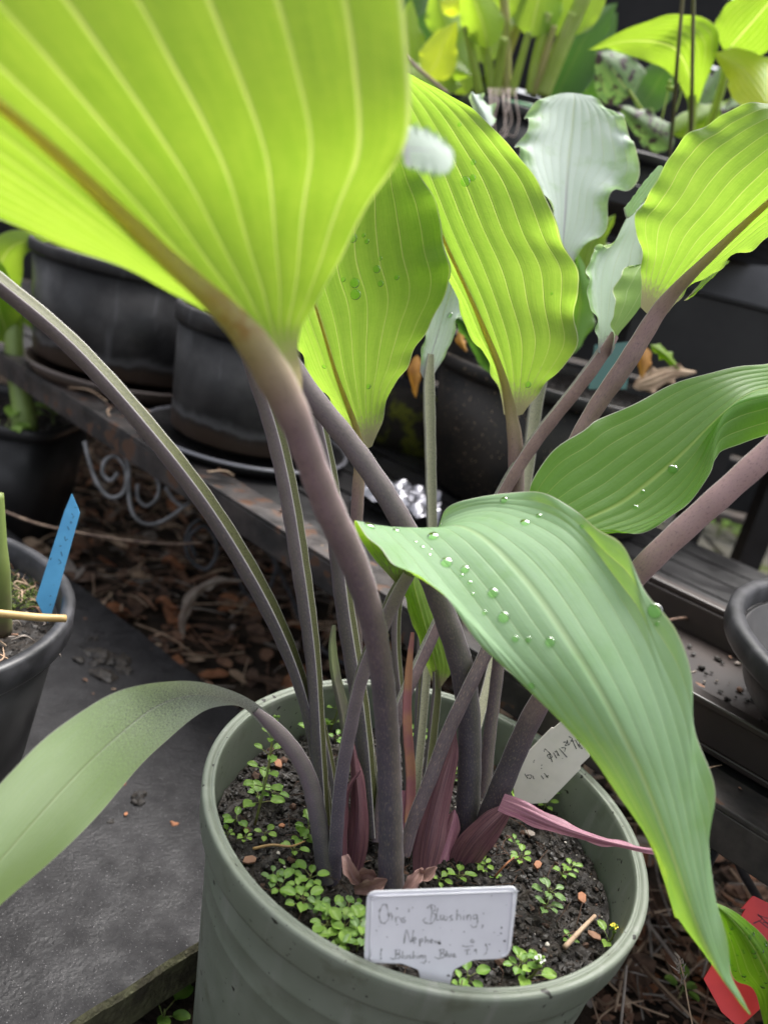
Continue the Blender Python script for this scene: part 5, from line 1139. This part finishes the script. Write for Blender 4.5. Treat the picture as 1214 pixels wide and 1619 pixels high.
m = MB(); m.tube([P(1058, 250, .86), P(1064, 190, .86), P(1068, 130, .86), P(1064, 105, .86)], [.0011, .0007], 6, 20); m.tube([P(1066, 180, .86), P(1074, 155, .86), P(1077, 138, .86)], .0007, 6, 10); m.tube([P(1045, 190, .86), P(1052, 160, .86), P(1058, 130, .86)], .0009, 6, 10); m.build('stem', M_STG, st)
m = MB()
for px, py in ((1064, 105), (1077, 138), (1058, 130), (1062, 140), (1055, 138)):
    m.chunk(P(px, py, .858), .003)
m.build('bud', M_STG, st)
# orange withered leaves by the gritty pot
M_ORL = plain('orange_leaf', (.50, .25, .03), (.40, .17, .03), 40., .5, trans=.4)
for mid, wd, lab in (([(1018, 548, .72), (1018, 570, .715), (1014, 598, .715)], 24, 'withered orange leaf hanging right of the mauve stalk'), ([(660, 562, .70), (655, 590, .695), (657, 628, .70)], 20, 'withered orange leaf hanging beside the small pale leaf'), ([(728, 520, .72), (728, 540, .715), (738, 556, .715)], 14, 'scrap of orange leaf on the rim of the gritty pot')):
    o_, _, _ = leaf(qrows(mid, wd, .004), M_ORL, None, 'upper', 4, .001, .001, 2, 'withered_leaf', 30, 17, loc=P(*mid[-1])); tag(o_, lab, 'withered leaf')
o_, _, _ = leaf(qrows([(1000, 612, .74), (1030, 602, .735), (1060, 590, .735), (1100, 588, .735)], 34, .004), LIT[2], None, 'upper', 4, .003, .004, 3, 'withered_leaf', 40, 25, loc=P(1050, 610, .74)); tag(o_, 'crumpled tan dead leaf on the soil of the gritty pot', 'withered leaf')
tealp = MB(); tealp.slabpoly([P(940, 545, .70), P(1000, 540, .70), P(990, 615, .705), P(930, 615, .705)], -FW, .001); tag(tealp.build('name_stick', plain('teal_plastic', (.10, .22, .20), None, rough=.5), smooth=False), 'dull teal plastic name stick behind the mauve stalk', 'plant label')
# crumpled clear wrap
t_ = T('clear_wrap'); t_.b.inputs['Base Color'].default_value = (.26, .26, .29, 1); t_.b.inputs['Roughness'].default_value = .3; t_.b.inputs['Metallic'].default_value = .8
gr = np.zeros((26, 26, 3)); c = onz(625, 800, BZ + .004)
for i in range(26):
    for j in range(26):
        gr[i, j] = c + np.array([(i - 12.5) * .0030, (j - 12.5) * .0030, .007 + .005 * abs(math.sin(i * .5 + 2 * math.sin(j * .35))) + .003 * math.sin(j * .7 + i * .2)])
m = MB(); m.grid(gr); tag(m.build('foil_wrap', t_.mat, smooth=False), 'crumpled shiny silver wrap behind the stalks on the bench', 'wrap')

# ------------------------------------------------------------------ bottom right corner
wet = thing('hosta_leaf_shoot', P(1215, 1640, .36), 'bright green rain spotted leaf overlapping the red label', 'plant')
o_, GQ, NQ = leaf([[1218, 1660, .352, 1226, 1665, .352, 1236, 1660, .352], [1204, 1610, .350, 1226, 1615, .346, 1262, 1610, .35], [1190, 1564, .348, 1222, 1570, .342, 1268, 1570, .346], [1158, 1548, .346, 1208, 1532, .339, 1250, 1530, .344], [1150, 1510, .345, 1190, 1496, .338, 1224, 1504, .342], [1140, 1470, .344, 1168, 1466, .338, 1196, 1468, .341], [1132, 1438, .343, 1144, 1442, .340, 1160, 1440, .341], [1118, 1424, .343, 1122, 1426, .342, 1128, 1426, .343]], M_DROPL, wet, 'upper', 6, .0006, .0004, 3, 'leaf_blade', 70, 61)
for i in range(58):
    px, py = rng.uniform(1145, 1214), rng.uniform(1440, 1570)
    if py < 1436 + (px - 1140) * .7 or py > 1545 + (px - 1150) * .45: continue
    drop((GQ, NQ), px, py, 1.6 + 3.4 * rng.random() ** 2.2, 'fine rain drop on the bright green leaf by the red label', 'rain drops on the corner leaf')
gs = thing('grass_stem', P(1095, 1625, .40), 'dry grass seed head in the bottom right corner', 'grass')
m = MB(); m.tube([P(1098, 1640, .40), P(1088, 1590, .40), P(1080, 1545, .40), P(1072, 1512, .40)], .0004, 5, 24); m.build('stem', LIT[2], gs)
m = MB()
for i in range(22):
    a = i / 21; x, y = 1072 + 8 * a + rng.normal() * 4, 1512 + 42 * a + rng.normal() * 3
    c = P(x, y, .40 + rng.normal() * .001); d = (RT * rng.normal() * .6 + UP * 1.) * .0028; m.tube([c, c + d * .5, c + d], [.00055, .0001], 5, 5)
m.build('seed_head', LIT[4], gs)
def sp3():
    a, b = rng.uniform(.55, .93), rng.uniform(.045, .185); p = RA + RD * a + RN * b
    return p[0], p[1], BZ + .007
litter('tray_litter', sp3, 60, 12, .004)
def sp4():
    a, b = rng.uniform(-.1, .95), rng.uniform(.005, .04) ; p = RA + RD * a + RN * b
    return p[0], p[1], BZ + .0016
litter('rail_litter', sp4, 34, 4, .003)
def sp5():
    while True:
        px, py = rng.uniform(100, 340), rng.uniform(930, 1420); p = onz(px, py, .05)
        if rng.random() < .8 * (1 - (py - 930) / 600): return p[0], p[1], .05
litter('slab_litter', sp5, 14, 0, .0022)
def sp2():
    px, py = rng.uniform(930, 1230), rng.uniform(1400, 1640); p = onz(px, py, .0); return p[0], p[1], .0
litter('leaf_litter', sp2, 260, 90, .007)
m = MB(); m.tube([P(990, 1525, .46), P(986, 1570, .455), P(980, 1630, .45)], .0009, 6, 16); tag(m.build('dry_stalk', LIT[4]), 'pale dry stalk hanging below the right side of the green pot', 'stalk')
for v, x, y, s, lab in ((0, 1075, 1572, 1.6, 'small dull weed below the drooping leaf tip'), (1, 1130, 850, 4.5, 'blurred pale weed on the paving between the dark posts')):
    place(v, x, y, s, lab, z=.02)
place(0, 255, 1614, 2.0, 'lone seedling under the edge of the slab', z=.002)
